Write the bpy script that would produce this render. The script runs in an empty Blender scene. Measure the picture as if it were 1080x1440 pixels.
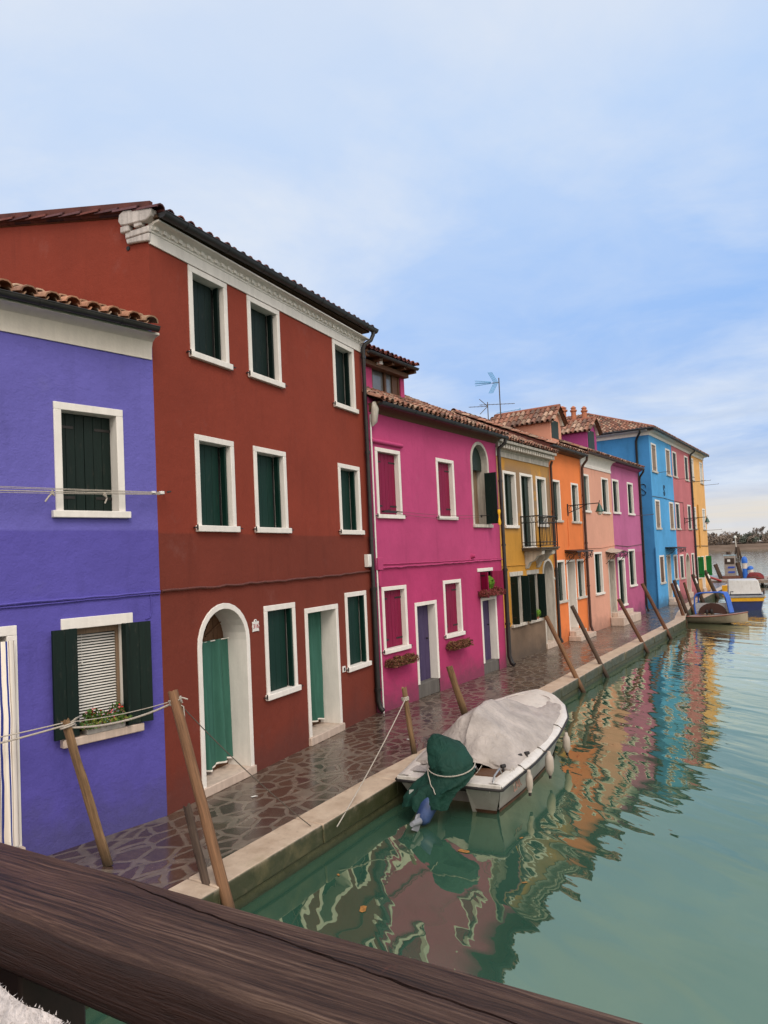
import bpy, math, random
from mathutils import Vector, Matrix, noise
random.seed(11)
R = math.radians
PI = math.pi
scene = bpy.context.scene
COL = scene.collection

# ------------------------------------------------------------------ mesh builder
class MB:
    def __init__(self):
        self.v = []; self.f = []; self.m = []; self.c = []
        self.mi = 0; self.col = (1, 1, 1); self.T = None
    def add(self, pts):
        k = len(self.v)
        if self.T is not None:
            pts = [self.T @ Vector(p) for p in pts]
        self.v.extend([tuple(p) for p in pts])
        return k
    def face(self, idx):
        self.f.append(tuple(idx)); self.m.append(self.mi); self.c.append(self.col)
    def poly(self, pts):
        k = self.add(pts); self.face(range(k, k + len(pts)))
    def box(self, x0, x1, y0, y1, z0, z1):
        if x0 > x1: x0, x1 = x1, x0
        if y0 > y1: y0, y1 = y1, y0
        if z0 > z1: z0, z1 = z1, z0
        k = self.add([(x0,y0,z0),(x1,y0,z0),(x1,y1,z0),(x0,y1,z0),(x0,y0,z1),(x1,y0,z1),(x1,y1,z1),(x0,y1,z1)])
        for q in ((0,3,2,1),(4,5,6,7),(0,1,5,4),(1,2,6,5),(2,3,7,6),(3,0,4,7)):
            self.face([k + i for i in q])
    def hexa(self, p):      # 8 points, bottom 4 then top 4
        k = self.add(p)
        for q in ((0,3,2,1),(4,5,6,7),(0,1,5,4),(1,2,6,5),(2,3,7,6),(3,0,4,7)):
            self.face([k + i for i in q])
    def prism_x(self, prof, x0, x1, cap=True):   # prof: list of (y, z)
        n = len(prof)
        k = self.add([(x0, y, z) for y, z in prof] + [(x1, y, z) for y, z in prof])
        for i in range(n):
            j = (i + 1) % n
            self.face([k + i, k + j, k + n + j, k + n + i])
        if cap:
            self.face([k + n - 1 - i for i in range(n)]); self.face([k + n + i for i in range(n)])
    def prism(self, prof, o, ax, ay, az, h):     # prof in (ax, ay) plane extruded along az by h
        o = Vector(o); ax = Vector(ax); ay = Vector(ay); az = Vector(az)
        n = len(prof)
        a = [o + ax * p[0] + ay * p[1] for p in prof]
        k = self.add(a + [p + az * h for p in a])
        for i in range(n):
            j = (i + 1) % n
            self.face([k + i, k + j, k + n + j, k + n + i])
        self.face([k + n - 1 - i for i in range(n)]); self.face([k + n + i for i in range(n)])
    def tube(self, pts, r, n=8, cap=True):
        pts = [Vector(p) for p in pts]
        rr = r if isinstance(r, (list, tuple)) else [r] * len(pts)
        t0 = (pts[1] - pts[0]).normalized()
        up = Vector((0, 0, 1)) if abs(t0.z) < .9 else Vector((1, 0, 0))
        nrm = t0.cross(up).normalized()
        rings = []
        for i, p in enumerate(pts):
            if i == 0: t = (pts[1] - p)
            elif i == len(pts) - 1: t = (p - pts[i-1])
            else: t = (pts[i+1] - p).normalized() + (p - pts[i-1]).normalized()
            t = t.normalized() if t.length > 1e-9 else t0
            nrm = (nrm - t * nrm.dot(t))
            nrm = nrm.normalized() if nrm.length > 1e-6 else t.orthogonal().normalized()
            b = t.cross(nrm)
            rings.append(self.add([p + (nrm * math.cos(2*PI*q/n) + b * math.sin(2*PI*q/n)) * rr[i] for q in range(n)]))
        for a, b in zip(rings, rings[1:]):
            for q in range(n):
                self.face([a + q, a + (q+1) % n, b + (q+1) % n, b + q])
        if cap:
            self.face([rings[0] + n - 1 - q for q in range(n)]); self.face([rings[-1] + q for q in range(n)])
    def cyl(self, p0, p1, r, n=12): self.tube([p0, p1], r, n)
    def grid(self, P):      # P[i][j] points
        ks = [self.add(row) for row in P]
        w = len(P[0])
        for a, b in zip(ks, ks[1:]):
            for j in range(w - 1):
                self.face([a + j, a + j + 1, b + j + 1, b + j])
    def lathe(self, prof, c=(0,0,0), n=16):      # prof (r, z)
        P = []
        for rad, z in prof:
            P.append([(c[0] + rad*math.cos(2*PI*q/n), c[1] + rad*math.sin(2*PI*q/n), c[2] + z) for q in range(n)])
        ks = [self.add(p) for p in P]
        for a, b in zip(ks, ks[1:]):
            for q in range(n):
                self.face([a + q, a + (q+1) % n, b + (q+1) % n, b + q])
        self.face([ks[0] + n - 1 - q for q in range(n)]); self.face([ks[-1] + q for q in range(n)])

def obj(name, mb, mats, parent=None, smooth=35, bevel=0, colors=False, label=None):
    me = bpy.data.meshes.new(name)
    me.from_pydata(mb.v, [], mb.f)
    if not isinstance(mats, (list, tuple)): mats = [mats]
    for m in mats: me.materials.append(m)
    if len(mats) > 1: me.polygons.foreach_set('material_index', mb.m)
    if colors:
        at = me.color_attributes.new('col', 'FLOAT_COLOR', 'CORNER')
        data = []
        for fc, c in zip(mb.f, mb.c):
            data.extend([c[0], c[1], c[2], 1.0] * len(fc))
        at.data.foreach_set('color', data)
    me.update()
    if smooth:
        me.shade_smooth(); me.set_sharp_from_angle(angle=R(smooth))
    o = bpy.data.objects.new(name, me)
    COL.objects.link(o)
    if parent is not None: o.parent = parent
    if bevel:
        b = o.modifiers.new('bevel', 'BEVEL'); b.width = bevel; b.segments = 2; b.limit_method = 'ANGLE'; b.angle_limit = R(50)
    if label: o['label'] = label
    return o

def thing(name, label, cat, loc=(0,0,0), rz=0, group=None):
    o = bpy.data.objects.new(name, None); COL.objects.link(o)
    o.location = loc; o.rotation_euler = (0, 0, rz); o.empty_display_size = .2
    o['label'] = label; o['category'] = cat
    if group: o['group'] = group
    return o
def tag(o, label, cat, group=None):
    o['label'] = label; o['category'] = cat
    if group: o['group'] = group
    return o
def struct(o): o['kind'] = 'structure'; return o
def place(o, loc, rz=0): o.location = loc; o.rotation_euler = (0, 0, rz); return o

# ------------------------------------------------------------------ materials
class NT:
    def __init__(self, name):
        self.m = bpy.data.materials.new(name); self.m.use_nodes = True
        self.t = self.m.node_tree; self.b = self.t.nodes['Principled BSDF']
        self._tc = None
    def n(self, typ, **kw):
        x = self.t.nodes.new(typ)
        for k, v in kw.items(): setattr(x, k, v)
        return x
    def l(self, a, b): self.t.links.new(a, b)
    def tc(self, which='Object'):
        if self._tc is None: self._tc = self.n('ShaderNodeTexCoord')
        return self._tc.outputs[which]
    def geo(self):
        return self.n('ShaderNodeNewGeometry').outputs['Position']
    def mapv(self, vec, scale=(1,1,1), loc=(0,0,0), rot=(0,0,0)):
        m = self.n('ShaderNodeMapping'); self.l(vec, m.inputs['Vector'])
        m.inputs['Scale'].default_value = scale; m.inputs['Location'].default_value = loc; m.inputs['Rotation'].default_value = rot
        return m.outputs[0]
    def noise(self, vec, scale, detail=3, rough=.55, dist=0, out='Fac'):
        x = self.n('ShaderNodeTexNoise'); self.l(vec, x.inputs['Vector'])
        x.inputs['Scale'].default_value = scale; x.inputs['Detail'].default_value = detail
        x.inputs['Roughness'].default_value = rough; x.inputs['Distortion'].default_value = dist
        return x.outputs[out]
    def ramp(self, fac, stops, interp='LINEAR'):
        x = self.n('ShaderNodeValToRGB'); self.l(fac, x.inputs[0]); cr = x.color_ramp; cr.interpolation = interp
        while len(cr.elements) < len(stops): cr.elements.new(.5)
        for e, (p, c) in zip(cr.elements, stops):
            e.position = p; e.color = (c, c, c, 1) if isinstance(c, (int, float)) else (*c, 1)
        return x.outputs[0]
    def mix(self, fac, a, b, mode='MIX'):
        x = self.n('ShaderNodeMix', data_type='RGBA', blend_type=mode)
        for s, v in ((x.inputs[0], fac), (x.inputs[6], a), (x.inputs[7], b)):
            if isinstance(v, (int, float)): s.default_value = v
            elif isinstance(v, tuple): s.default_value = (*v[:3], 1)
            else: self.l(v, s)
        return x.outputs[2]
    def math(self, op, a, b=0.0, c=None, clamp=False):
        x = self.n('ShaderNodeMath', operation=op, use_clamp=clamp)
        vals = (a, b) if c is None else (a, b, c)
        for i, v in enumerate(vals):
            if isinstance(v, (int, float)): x.inputs[i].default_value = v
            else: self.l(v, x.inputs[i])
        return x.outputs[0]
    def sep(self, vec):
        x = self.n('ShaderNodeSeparateXYZ'); self.l(vec, x.inputs[0]); return x.outputs
    def bump(self, h, strength=.3, dist=.02, normal=None):
        x = self.n('ShaderNodeBump'); self.l(h, x.inputs['Height'])
        x.inputs['Strength'].default_value = strength; x.inputs['Distance'].default_value = dist
        if normal is not None: self.l(normal, x.inputs['Normal'])
        return x.outputs[0]
    def maprange(self, v, a, b, c=0, d=1):
        x = self.n('ShaderNodeMapRange'); self.l(v, x.inputs[0])
        for i, k in enumerate((a, b, c, d)): x.inputs[i+1].default_value = k
        return x.outputs[0]
    def set(self, color=None, rough=None, metal=None, normal=None, spec=None, alpha=None):
        for nm, v in (('Base Color', color), ('Roughness', rough), ('Metallic', metal), ('Normal', normal), ('Specular IOR Level', spec), ('Alpha', alpha)):
            if v is None: continue
            s = self.b.inputs[nm]
            if isinstance(v, tuple): s.default_value = (*v[:3], 1)
            elif isinstance(v, (int, float)): s.default_value = v
            else: self.l(v, s)
        return self.m

def mul(c, k): return tuple(min(1, x * k) for x in c)
def lin(r, g, b):
    f = lambda u: ((u/255 + .055) / 1.055) ** 2.4 if u > 10 else u/255/12.92
    return (f(r), f(g), f(b))

def plaster(name, col, low=None, low_z=3.6, seed=0.0, damp=.5, mottled=.12, patch=None, rough_bump=.35):
    k = NT(name); p = k.mapv(k.tc(), loc=(seed, seed*.7, 0))
    z = k.sep(k.tc())[2]
    n1 = k.noise(p, .8, 5, .6)
    base = k.mix(k.ramp(n1, [(.3, 0), (.7, 1)]), mul(col, 1 - mottled), mul(col, 1 + mottled))
    if low is not None:
        e = k.noise(p, 1.3, 2); zz = k.math('ADD', z, k.math('MULTIPLY', e, .03))
        band = k.maprange(zz, low_z - .01, low_z + .02)
        lo = k.mix(k.ramp(n1, [(.3, 0), (.7, 1)]), mul(low, 1 - mottled), mul(low, 1 + mottled))
        base = k.mix(band, lo, base)
    st = k.noise(k.mapv(p, scale=(2.6, 2.6, .45)), 1.6, 5, .65)
    base = k.mix(.8, base, k.ramp(st, [(.26, .84), (.46, 1.0), (.62, 1.0), (.82, 1.08)]), 'MULTIPLY')
    if patch is not None:      # (colour, lo, hi) : worn plaster between heights
        pn = k.noise(p, .9, 6, .7, .6)
        zf = k.math('MULTIPLY', k.maprange(z, patch[1] - .25, patch[1] + .35), k.maprange(z, patch[2] + .3, patch[2] - .3))
        f = k.math('MULTIPLY', zf, k.ramp(pn, [(.36, 0), (.52, 1)]))
        base = k.mix(f, base, patch[0])
    dn = k.noise(p, 2.2, 5, .7)
    dz = k.math('SUBTRACT', z, k.math('MULTIPLY', dn, 1.1))
    df = k.math('MULTIPLY', k.maprange(dz, .05, -.45), min(1, damp*1.5))
    base = k.mix(df, base, mul(tuple(.6*c + .4*.12 for c in col), .55))
    # pale salt bloom higher up
    sf = k.math('MULTIPLY', k.ramp(k.noise(p, 1.7, 6, .75), [(.60, 0), (.78, .10)]), 1.0)
    base = k.mix(sf, base, tuple(.55*c + .45*.5 for c in col))
    fine = k.noise(k.tc(), 38, 4, .6); mid = k.noise(k.tc(), 6, 4, .55)
    h = k.math('ADD', k.math('MULTIPLY', fine, .35), k.math('MULTIPLY', mid, 1.0))
    return k.set(base, .88, normal=k.bump(h, rough_bump, .03), spec=.25)

def stone(name, col, dirt=.25, rough=.75, seed=0, bump=.25):
    k = NT(name); p = k.mapv(k.tc(), loc=(seed, 0, seed))
    n = k.noise(p, 3.0, 6, .7); n2 = k.noise(k.mapv(p, scale=(6, 6, .8)), 2.0, 4, .6)
    c = k.mix(k.ramp(n, [(.35, 0), (.75, 1)]), mul(col, 1 - dirt*.5), mul(col, 1.05))
    c = k.mix(dirt, c, k.mix(k.ramp(n2, [(.42, 0), (.6, 1)]), mul(col, .55), col))
    return k.set(c, rough, normal=k.bump(k.noise(k.tc(), 30, 5, .6), bump, .01), spec=.3)

def painted_wood(name, col, wear=.25, rough=.55, vert=True, worn=(.25, .2, .16)):
    k = NT(name); p = k.tc()
    g = k.noise(k.mapv(p, scale=(22, 22, 1.1)), 2.2, 5, .65)
    c = k.mix(k.ramp(g, [(.3, 0), (.7, 1)]), mul(col, .72), mul(col, 1.2))
    w = k.noise(k.mapv(p, scale=(9, 9, 2.2)), 2.0, 6, .75)
    c = k.mix(k.math('MULTIPLY', k.ramp(w, [(.58, 0), (.72, 1)]), wear), c, worn)
    return k.set(c, rough, normal=k.bump(g, .3, .006), spec=.2)

def simple(name, col, rough=.5, metal=0, var=.15, scale=8, bump=.0, spec=.4):
    k = NT(name); n = k.noise(k.tc(), scale, 5, .6)
    c = k.mix(k.ramp(n, [(.3, 0), (.7, 1)]), mul(col, 1 - var), mul(col, 1 + var))
    return k.set(c, rough, metal, normal=(k.bump(n, bump, .01) if bump else None), spec=spec)

M = {}
M['trim'] = stone('white_trim', (.80, .765, .72), .14, .7)
M['trim_old'] = stone('aged_white_trim', (.62, .58, .52), .5, .8, 3)
M['istria'] = stone('pale_sill_stone', (.62, .50, .42), .35, .6, 5)
M['green'] = painted_wood('green_shutter_paint', (.0035, .026, .019), .1)
M['dkgreen'] = painted_wood('dark_green_shutter_paint', (.0035, .0125, .0105), .12)
M['gygreen'] = painted_wood('grey_green_shutter_paint', (.017, .032, .026), .3)
M['crimson'] = painted_wood('crimson_shutter_paint', (.20, .006, .045), .15, worn=(.3, .1, .12))
M['violet'] = painted_wood('violet_door_paint', (.062, .045, .110), .55, .65, worn=(.16, .13, .14))
M['brownwood'] = painted_wood('brown_wood', (.11, .055, .03), .3)
M['tanwood'] = painted_wood('tan_wood', (.22, .15, .10), .3)
M['brightgreen'] = painted_wood('bright_green_paint', (.01, .16, .04), .1)
M['iron'] = simple('black_iron', (.018, .016, .016), .5, .3, .3)
M['pipe'] = simple('dark_gutter_metal', (.024, .023, .025), .42, .2, .35, 5, .1)
M['copper'] = simple('brown_pipe_metal', (.05, .022, .016), .5, .2, .3, 5)
M['pane'] = simple('dark_window_glass', (.02, .022, .025), .08, 0, .2, spec=.6)
M['greypane'] = simple('grey_window_glass', (.16, .17, .18), .12, 0, .25, 3, spec=.6)
M['plastic'] = simple('white_plastic', (.7, .69, .66), .45, 0, .06)
M['rope'] = simple('grey_rope', (.42, .38, .33), .9, 0, .25, 60, .5)
M['darkrope'] = simple('dark_rope', (.10, .085, .07), .9, 0, .25, 60, .5)
M['terracotta'] = simple('terracotta', (.42, .16, .09), .85, 0, .25, 14, .2)

def tile_mat():
    k = NT('roof_tile_clay')
    a = k.n('ShaderNodeVertexColor', layer_name='col').outputs[0]
    p = k.tc()
    n = k.noise(p, 14, 6, .75)
    c = k.mix(.9, a, k.ramp(n, [(.25, .45), (.5, .95), (.75, 1.25)]), 'MULTIPLY')
    li = k.ramp(k.noise(p, 5.5, 6, .8), [(.60, 0), (.72, .55)])
    c = k.mix(li, c, (.16, .145, .11))
    return k.set(c, .9, normal=k.bump(n, .5, .01), spec=.2)
M['tile'] = tile_mat()

# ------------------------------------------------------------------ building parts
def shear(o, k):
    for v in o.data.vertices: v.co.z += k * v.co.x
    return o
def ang(d): return math.atan2(d[1], d[0])

def arch_pts(x0, x1, zs, zt, n=14):     # left -> right over the top
    xc = (x0 + x1) / 2; rx = (x1 - x0) / 2
    return [(xc - rx*math.cos(PI*i/n), zs + (zt - zs)*math.sin(PI*i/n)) for i in range(n + 1)]

def wall_mesh(mb, W, H, openings, x0=0.0, zlist=()):
    xs = {x0, x0 + W}; zs = {0.0, H}
    for o in openings:
        xs |= {o['x0'], o['x1']}; zs |= {o['z0'], o['z1']}
        if o.get('arch'): zs.add(o['zs'])
    xs = sorted(xs); zs = sorted(zs)
    for a, b in zip(xs, xs[1:]):
        for c, d in zip(zs, zs[1:]):
            mx, mz = (a+b)/2, (c+d)/2
            if any(o['x0'] < mx < o['x1'] and o['z0'] < mz < o['z1'] for o in openings): continue
            mb.poly([(a,0,c),(b,0,c),(b,0,d),(a,0,d)])
    for o in openings:
        if o.get('arch'):
            P = arch_pts(o['x0'], o['x1'], o['zs'], o['z1']); xc = (o['x0']+o['x1'])/2
            for (ax, az), (bx, bz) in zip(P, P[1:]):
                cx = o['x0'] if (ax+bx)/2 < xc else o['x1']
                mb.poly([(cx,0,o['z1']),(ax,0,az),(bx,0,bz)])

def arch_frame(mb, x0, x1, z0, zs, zt, fw, yf, D):
    out = [(x0, z0)] + arch_pts(x0, x1, zs, zt) + [(x1, z0)]
    inn = [(x0+fw, z0)] + arch_pts(x0+fw, x1-fw, zs, zt-fw) + [(x1-fw, z0)]
    for i in range(len(out) - 1):
        a, b, c, d = out[i], out[i+1], inn[i+1], inn[i]
        k = mb.add([(a[0],yf,a[1]),(b[0],yf,b[1]),(c[0],yf,c[1]),(d[0],yf,d[1]),
                    (a[0],D,a[1]),(b[0],D,b[1]),(c[0],D,c[1]),(d[0],D,d[1])])
        mb.face([k,k+1,k+2,k+3]); mb.face([k+3,k+2,k+6,k+7]); mb.face([k+1,k,k+4,k+5])

def leaf_mb(mb, w, h, planks=3, t=.035, battens=True, straps=True):
    """leaf lying in the xz plane, hinge edge at x=0, front face at y=0"""
    pw = w / planks
    for i in range(planks):
        mb.mi = 0
        mb.box(i*pw + .0025, (i+1)*pw - .0025, 0, t, 0, h)
    mb.mi = 0; mb.box(.004, w - .004, .008, t - .006, .003, h - .003)
    if straps:
        mb.mi = 1
        for z in (.14*h, .86*h):
            mb.box(.0, w*.62, -.007, 0.001, z - .018, z + .018)
    mb.mi = 0

def leaf(parent, x, z0, z1, y, w, side, a, mat, planks=3, name='shutter', straps=True):
    """side 'L': hinge at x, leaf extends to +x when closed; a = opening angle in degrees (outwards)"""
    mb = MB()
    if side == 'L':
        mb.T = Matrix.Translation((x, y, z0)) @ Matrix.Rotation(R(-a), 4, 'Z')
    else:
        mb.T = Matrix.Translation((x, y, z0)) @ Matrix.Rotation(R(a), 4, 'Z') @ Matrix.Scale(-1, 4, (1,0,0))
    leaf_mb(mb, w, z1 - z0, planks, straps=straps)
    if side == 'R': mb.f = [tuple(reversed(q)) for q in mb.f]
    return obj(name, mb, [mat, M['iron']], parent, 25, .003)

def window(h, x0, x1, z0, z1, fw=.085, D=.2, sillw=.035, sillh=.09, leaves=(0, 12), mat=None, trim=None, sill=None,
           hooks=False, arch=False, frame='full', planks=3, pane=None, yf=-.018, straps=True, leafY=None):
    """outer frame rectangle in house coordinates. returns (window part, opening dict)"""
    trim = trim or M['trim']; sill = sill or trim; mat = mat or M['green']
    ix0, ix1, iz1 = x0 + fw, x1 - fw, z1 - fw
    iz0 = z0 + sillh
    pb = MB()
    zs = None
    if arch:
        zs = z1 - (x1 - x0)/2
    pb.poly([(ix0 - .03, D, iz0 - .03), (ix1 + .03, D, iz0 - .03), (ix1 + .03, D, z1 - .01), (ix0 - .03, D, z1 - .01)])
    win = obj('window', pb, pane or M['pane'], h, 0)
    fb = MB()
    if arch:
        arch_frame(fb, x0, x1, iz0, zs, z1, fw, yf, D)
    elif frame == 'full':
        fb.box(x0, ix0, yf, D, iz0, z1 - fw); fb.box(ix1, x1, yf, D, iz0, z1 - fw); fb.box(x0, x1, yf, D, z1 - fw, z1)
    elif frame == 'lintel':
        fb.box(x0, x1, yf, .03, z1 - fw, z1)
        fb.box(x0 + .02, ix0, .004, D, iz0, z1 - fw); fb.box(ix1, x1 - .02, .004, D, iz0, z1 - fw)
        fb.box(x0+.02, x1-.02, .035, D, z1 - fw - .001, z1 - fw + .03)
    obj('window_frame', fb, trim, win, 35, .006)
    if sillh > 0:
        sb = MB(); sb.box(x0 - sillw, x1 + sillw, yf - .045, D, z0, z0 + sillh)
        obj('sill', sb, sill, win, 35, .008)
    if leaves is not None:
        w = (ix1 - ix0) / 2 - .004
        y = D - .048 if leafY is None else leafY
        top = (zs if arch else iz1) - .006
        if leaves[1] == 'fold':       # one wide leaf closed, a narrow one folded back against the reveal
            W_ = ix1 - ix0
            leaf(win, ix0 + .003, iz0 + .006, top, y, W_*.86, 'L', 0, mat, planks + 1, straps=False)
            leaf(win, ix1 - .012, iz0 + .006, top, y, .105, 'R', 80, mat, 1, straps=True)
        else:
            leaf(win, ix0 + .003, iz0 + .006, top, y, w, 'L', leaves[0], mat, planks, straps=straps)
            leaf(win, ix1 - .003, iz0 + .006, top, y, w, 'R', leaves[1], mat, planks, straps=straps)
    if hooks:
        for s in (-1, 1):
            hb = MB(); hx = (x0 - .075) if s < 0 else (x1 + .075)
            hb.box(hx - .035, hx + .035, -.05, -.038, z0 + .05, z0 + .066)
            hb.box(hx - s*.035 - .006, hx - s*.035 + .006, -.052, -.036, z0 + .03, z0 + .10)
            hb.box(hx - .008, hx + .008, -.04, .02, z0 + .05, z0 + .064)
            obj('shutter_hook', hb, M['iron'], win, 0)
    op = dict(x0=x0 + .012, x1=x1 - .012, z0=z0 + .01, z1=z1 - .012)
    if arch: op['arch'] = True; op['zs'] = zs; op['z1'] = z1 - .012
    return win, op

def door(h, x0, x1, z0, z1, fw=.09, D=.35, mat=None, trim=None, arch=False, step=.12, planks=4, yf=-.018, stepout=.06, handle=True, stepmat=None, leafD=None, base=0.0):
    trim = trim or M['trim']; mat = mat or M['brownwood']; stepmat = stepmat or M['istria']
    zs = z1 - (x1 - x0)/2 if arch else None
    db = MB(); ld = leafD or D
    w = x1 - x0 - 2*fw + .02
    pw = w / planks; dz = z0 + step
    for i in range(planks):
        db.box(x0 + fw - .01 + i*pw + .003, x0 + fw - .01 + (i+1)*pw - .003, ld, ld + .04, dz, z1 - (.02 if arch else fw))
    db.box(x0 + fw - .02, x1 - fw + .02, ld + .01, ld + .05, dz - .02, z1 - .02)
    d = obj('door', db, mat, h, 25, .003)
    fb = MB()
    if arch: arch_frame(fb, x0, x1, dz - .02, zs, z1, fw, yf, D)
    else:
        fb.box(x0, x0 + fw, yf, D, dz - .0, z1 - fw); fb.box(x1 - fw, x1, yf, D, dz - .0, z1 - fw); fb.box(x0, x1, yf, D, z1 - fw, z1)
    obj('door_frame', fb, trim, d, 35, .006)
    if step > 0:
        sb = MB(); sb.box(x0 - .015, x1 + .015, yf - stepout, D + .02, base, z0 + step)
        obj('doorstep', sb, stepmat, d, 35, .01)
    if handle:
        hb = MB(); hx = x1 - fw - .12
        hb.cyl((hx, ld - .05, z0 + step + .95), (hx, ld + .01, z0 + step + .95), .018, 10)
        obj('door_handle', hb, M['iron'], d, 40)
    op = dict(x0=x0 + .012, x1=x1 - .012, z0=0.0, z1=z1 - .012)
    if arch: op['arch'] = True; op['zs'] = zs
    return d, op

PAL = [(.31,.15,.105),(.38,.20,.145),(.27,.125,.09),(.42,.28,.21),(.22,.115,.09),(.35,.24,.18),(.17,.11,.09)]
PAL_RED = [(.17,.055,.045),(.13,.045,.045),(.22,.07,.055),(.10,.045,.05)]
PAL_BUFF = [(.50,.33,.23),(.42,.27,.18),(.36,.20,.13),(.52,.40,.30),(.30,.17,.12),(.48,.24,.15)]

def tiles(mb, x0, x1, y0, z0, L, slope, pitch=.2, course=.34, r=None, pal=PAL, seed=1, T=None, clip=None, seg=5, under=None):
    """tiles on a slope that starts at (y0, z0) and rises toward +y"""
    rnd = random.Random(seed); r = r or pitch*.39
    vy, vz = math.cos(slope), math.sin(slope); ny, nz = -vz, vy
    def P(u, v, n): return (u, y0 + vy*v + ny*n, z0 + vz*v + nz*n)
    old = mb.T; mb.T = T
    mb.col = (.16, .08, .05)
    if under: mb.poly([P(u, v, -.03) for u, v in under])
    else: mb.poly([P(x0, 0, -.03), P(x1, 0, -.03), P(x1, L, -.03), P(x0, L, -.03)])
    nc = max(1, int(round((x1 - x0) / pitch))); pitch = (x1 - x0) / nc
    nr = max(1, int(round(L / course))); course = L / nr
    for c in range(nc + 1):
        for kind in (0, 1):
            if kind == 1 and c == nc: continue
            xc = x0 + pitch * (c + (.5 if kind else 0))
            for j in range(nr):
                if clip:
                    lo, hi = clip((j + .5) * course)
                    if not (lo <= xc <= hi): continue
                col = rnd.choice(pal); q = rnd.uniform(.75, 1.2); mb.col = tuple(v*q for v in col)
                jx = rnd.uniform(-.008, .008); jl = rnd.uniform(-.02, .02); jn = rnd.uniform(0, .008); tw = rnd.uniform(-.01, .01)
                va, vb = j*course + jl - .03, (j+1)*course + .06
                if kind == 0:      # cover tile
                    ra, rb = r, r*.82; na, nb = .034 + jn, .006
                    A = [P(xc + jx + ra*math.cos(PI - PI*i/seg), va, na + ra*.85*math.sin(PI*i/seg)) for i in range(seg+1)]
                    B = [P(xc + jx + tw + rb*math.cos(PI - PI*i/seg), vb, nb + rb*.85*math.sin(PI*i/seg)) for i in range(seg+1)]
                    C = [P(xc + jx + (ra-.016)*math.cos(PI - PI*i/seg), va, na - .004 + (ra-.016)*.85*math.sin(PI*i/seg)) for i in range(seg+1)]
                else:
                    ra, rb = r*.9, r*1.02; na, nb = .022 + jn, .006
                    A = [P(xc + jx + ra*math.cos(PI + PI*i/seg), va, na + ra*.55*math.sin(PI + PI*i/seg)+.02) for i in range(seg+1)]
                    B = [P(xc + jx + rb*math.cos(PI + PI*i/seg), vb, nb + rb*.55*math.sin(PI + PI*i/seg)+.02) for i in range(seg+1)]
                    C = [P(xc + jx + ra*math.cos(PI + PI*i/seg), va, na + ra*.55*math.sin(PI + PI*i/seg) + .006) for i in range(seg+1)]
                k = mb.add(A + B + C); n = seg + 1
                for i in range(seg):
                    if kind == 0:
                        mb.face([k+i, k+n+i, k+n+i+1, k+i+1])
                        mb.face([k+i, k+i+1, k+2*n+i+1, k+2*n+i])
                    else:
                        mb.face([k+i, k+i+1, k+n+i+1, k+n+i])
                        mb.face([k+i, k+2*n+i, k+2*n+i+1, k+i+1])
    mb.T = old; mb.col = (1, 1, 1)

def gutter(h, x0, x1, y, z, r=.07, mat=None, brackets=True):
    mb = MB(); n = 9
    out = [(y + r*math.cos(PI + PI*i/n), z + r*math.sin(PI + PI*i/n)) for i in range(n+1)]
    inn = [(y + (r-.008)*math.cos(2*PI - PI*i/n), z + (r-.008)*math.sin(2*PI - PI*i/n)) for i in range(n+1)]
    mb.prism_x(out + inn, x0, x1)
    mb.tube([(x0, y - r, z), (x1, y - r, z)], .009, 6)
    mb.poly([(x0+.002, a, b) for a, b in out]); mb.poly([(x1-.002, a, b) for a, b in out])
    if brackets:
        k = int((x1-x0)/.9)
        for i in range(k):
            xx = x0 + (i+.5)*(x1-x0)/k
            o2 = [(y + (r+.006)*math.cos(PI + PI*i/n), z + (r+.006)*math.sin(PI + PI*i/n)) for i in range(n+1)]
            i2 = [(y + (r+.001)*math.cos(2*PI - PI*i/n), z + (r+.001)*math.sin(2*PI - PI*i/n)) for i in range(n+1)]
            mb.prism_x(o2 + i2, xx-.015, xx+.015)
    return obj('gutter', mb, mat or M['pipe'], h, 40)

def drainpipe(h, pts, r=.05, mat=None, collars=()):
    mb = MB(); mb.tube(pts, r, 12)
    for (x, y, z) in collars: mb.cyl((x, y, z-.03), (x, y, z+.03), r*1.25, 12)
    return obj('drainpipe', mb, mat or M['pipe'], h, 40)

def cable(h, pts, r=.012, mat=None, name='cable', jitter=0.0, seed=0):
    rnd = random.Random(seed); P = []
    for a, b in zip(pts, pts[1:]):
        n = max(2, int((Vector(b)-Vector(a)).length / .15))
        for i in range(n):
            t = i/n
            P.append(tuple(a[k] + (b[k]-a[k])*t + (rnd.uniform(-jitter, jitter) if k == 2 else 0) for k in range(3)))
    P.append(pts[-1])
    mb = MB(); mb.tube(P, r, 6)
    return obj(name, mb, mat or M['iron'], h, 50)

def sag(a, b, s, n=16):
    return [tuple(a[k] + (b[k]-a[k])*i/n - (4*s*(i/n)*(1-i/n) if k == 2 else 0) for k in range(3)) for i in range(n+1)]

def body(h, W, H, openings, mat, depth=7, ridge_b=3.5, ridge_h=1.4, x0=0.0):
    """front wall with real openings, plain side and back walls up to the gable"""
    mb = MB(); wall_mesh(mb, W, H, openings, x0)
    for x in (x0, x0 + W):
        P = [(x,0,0),(x,depth,0),(x,depth,H),(x,ridge_b,H+ridge_h),(x,0,H)]
        if x == x0: P.reverse(); 
        mb.poly(P)
    mb.poly([(x0+W,depth,0),(x0,depth,0),(x0,depth,H),(x0+W,depth,H)])
    return obj('wall', mb, mat, h, 0)

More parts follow.
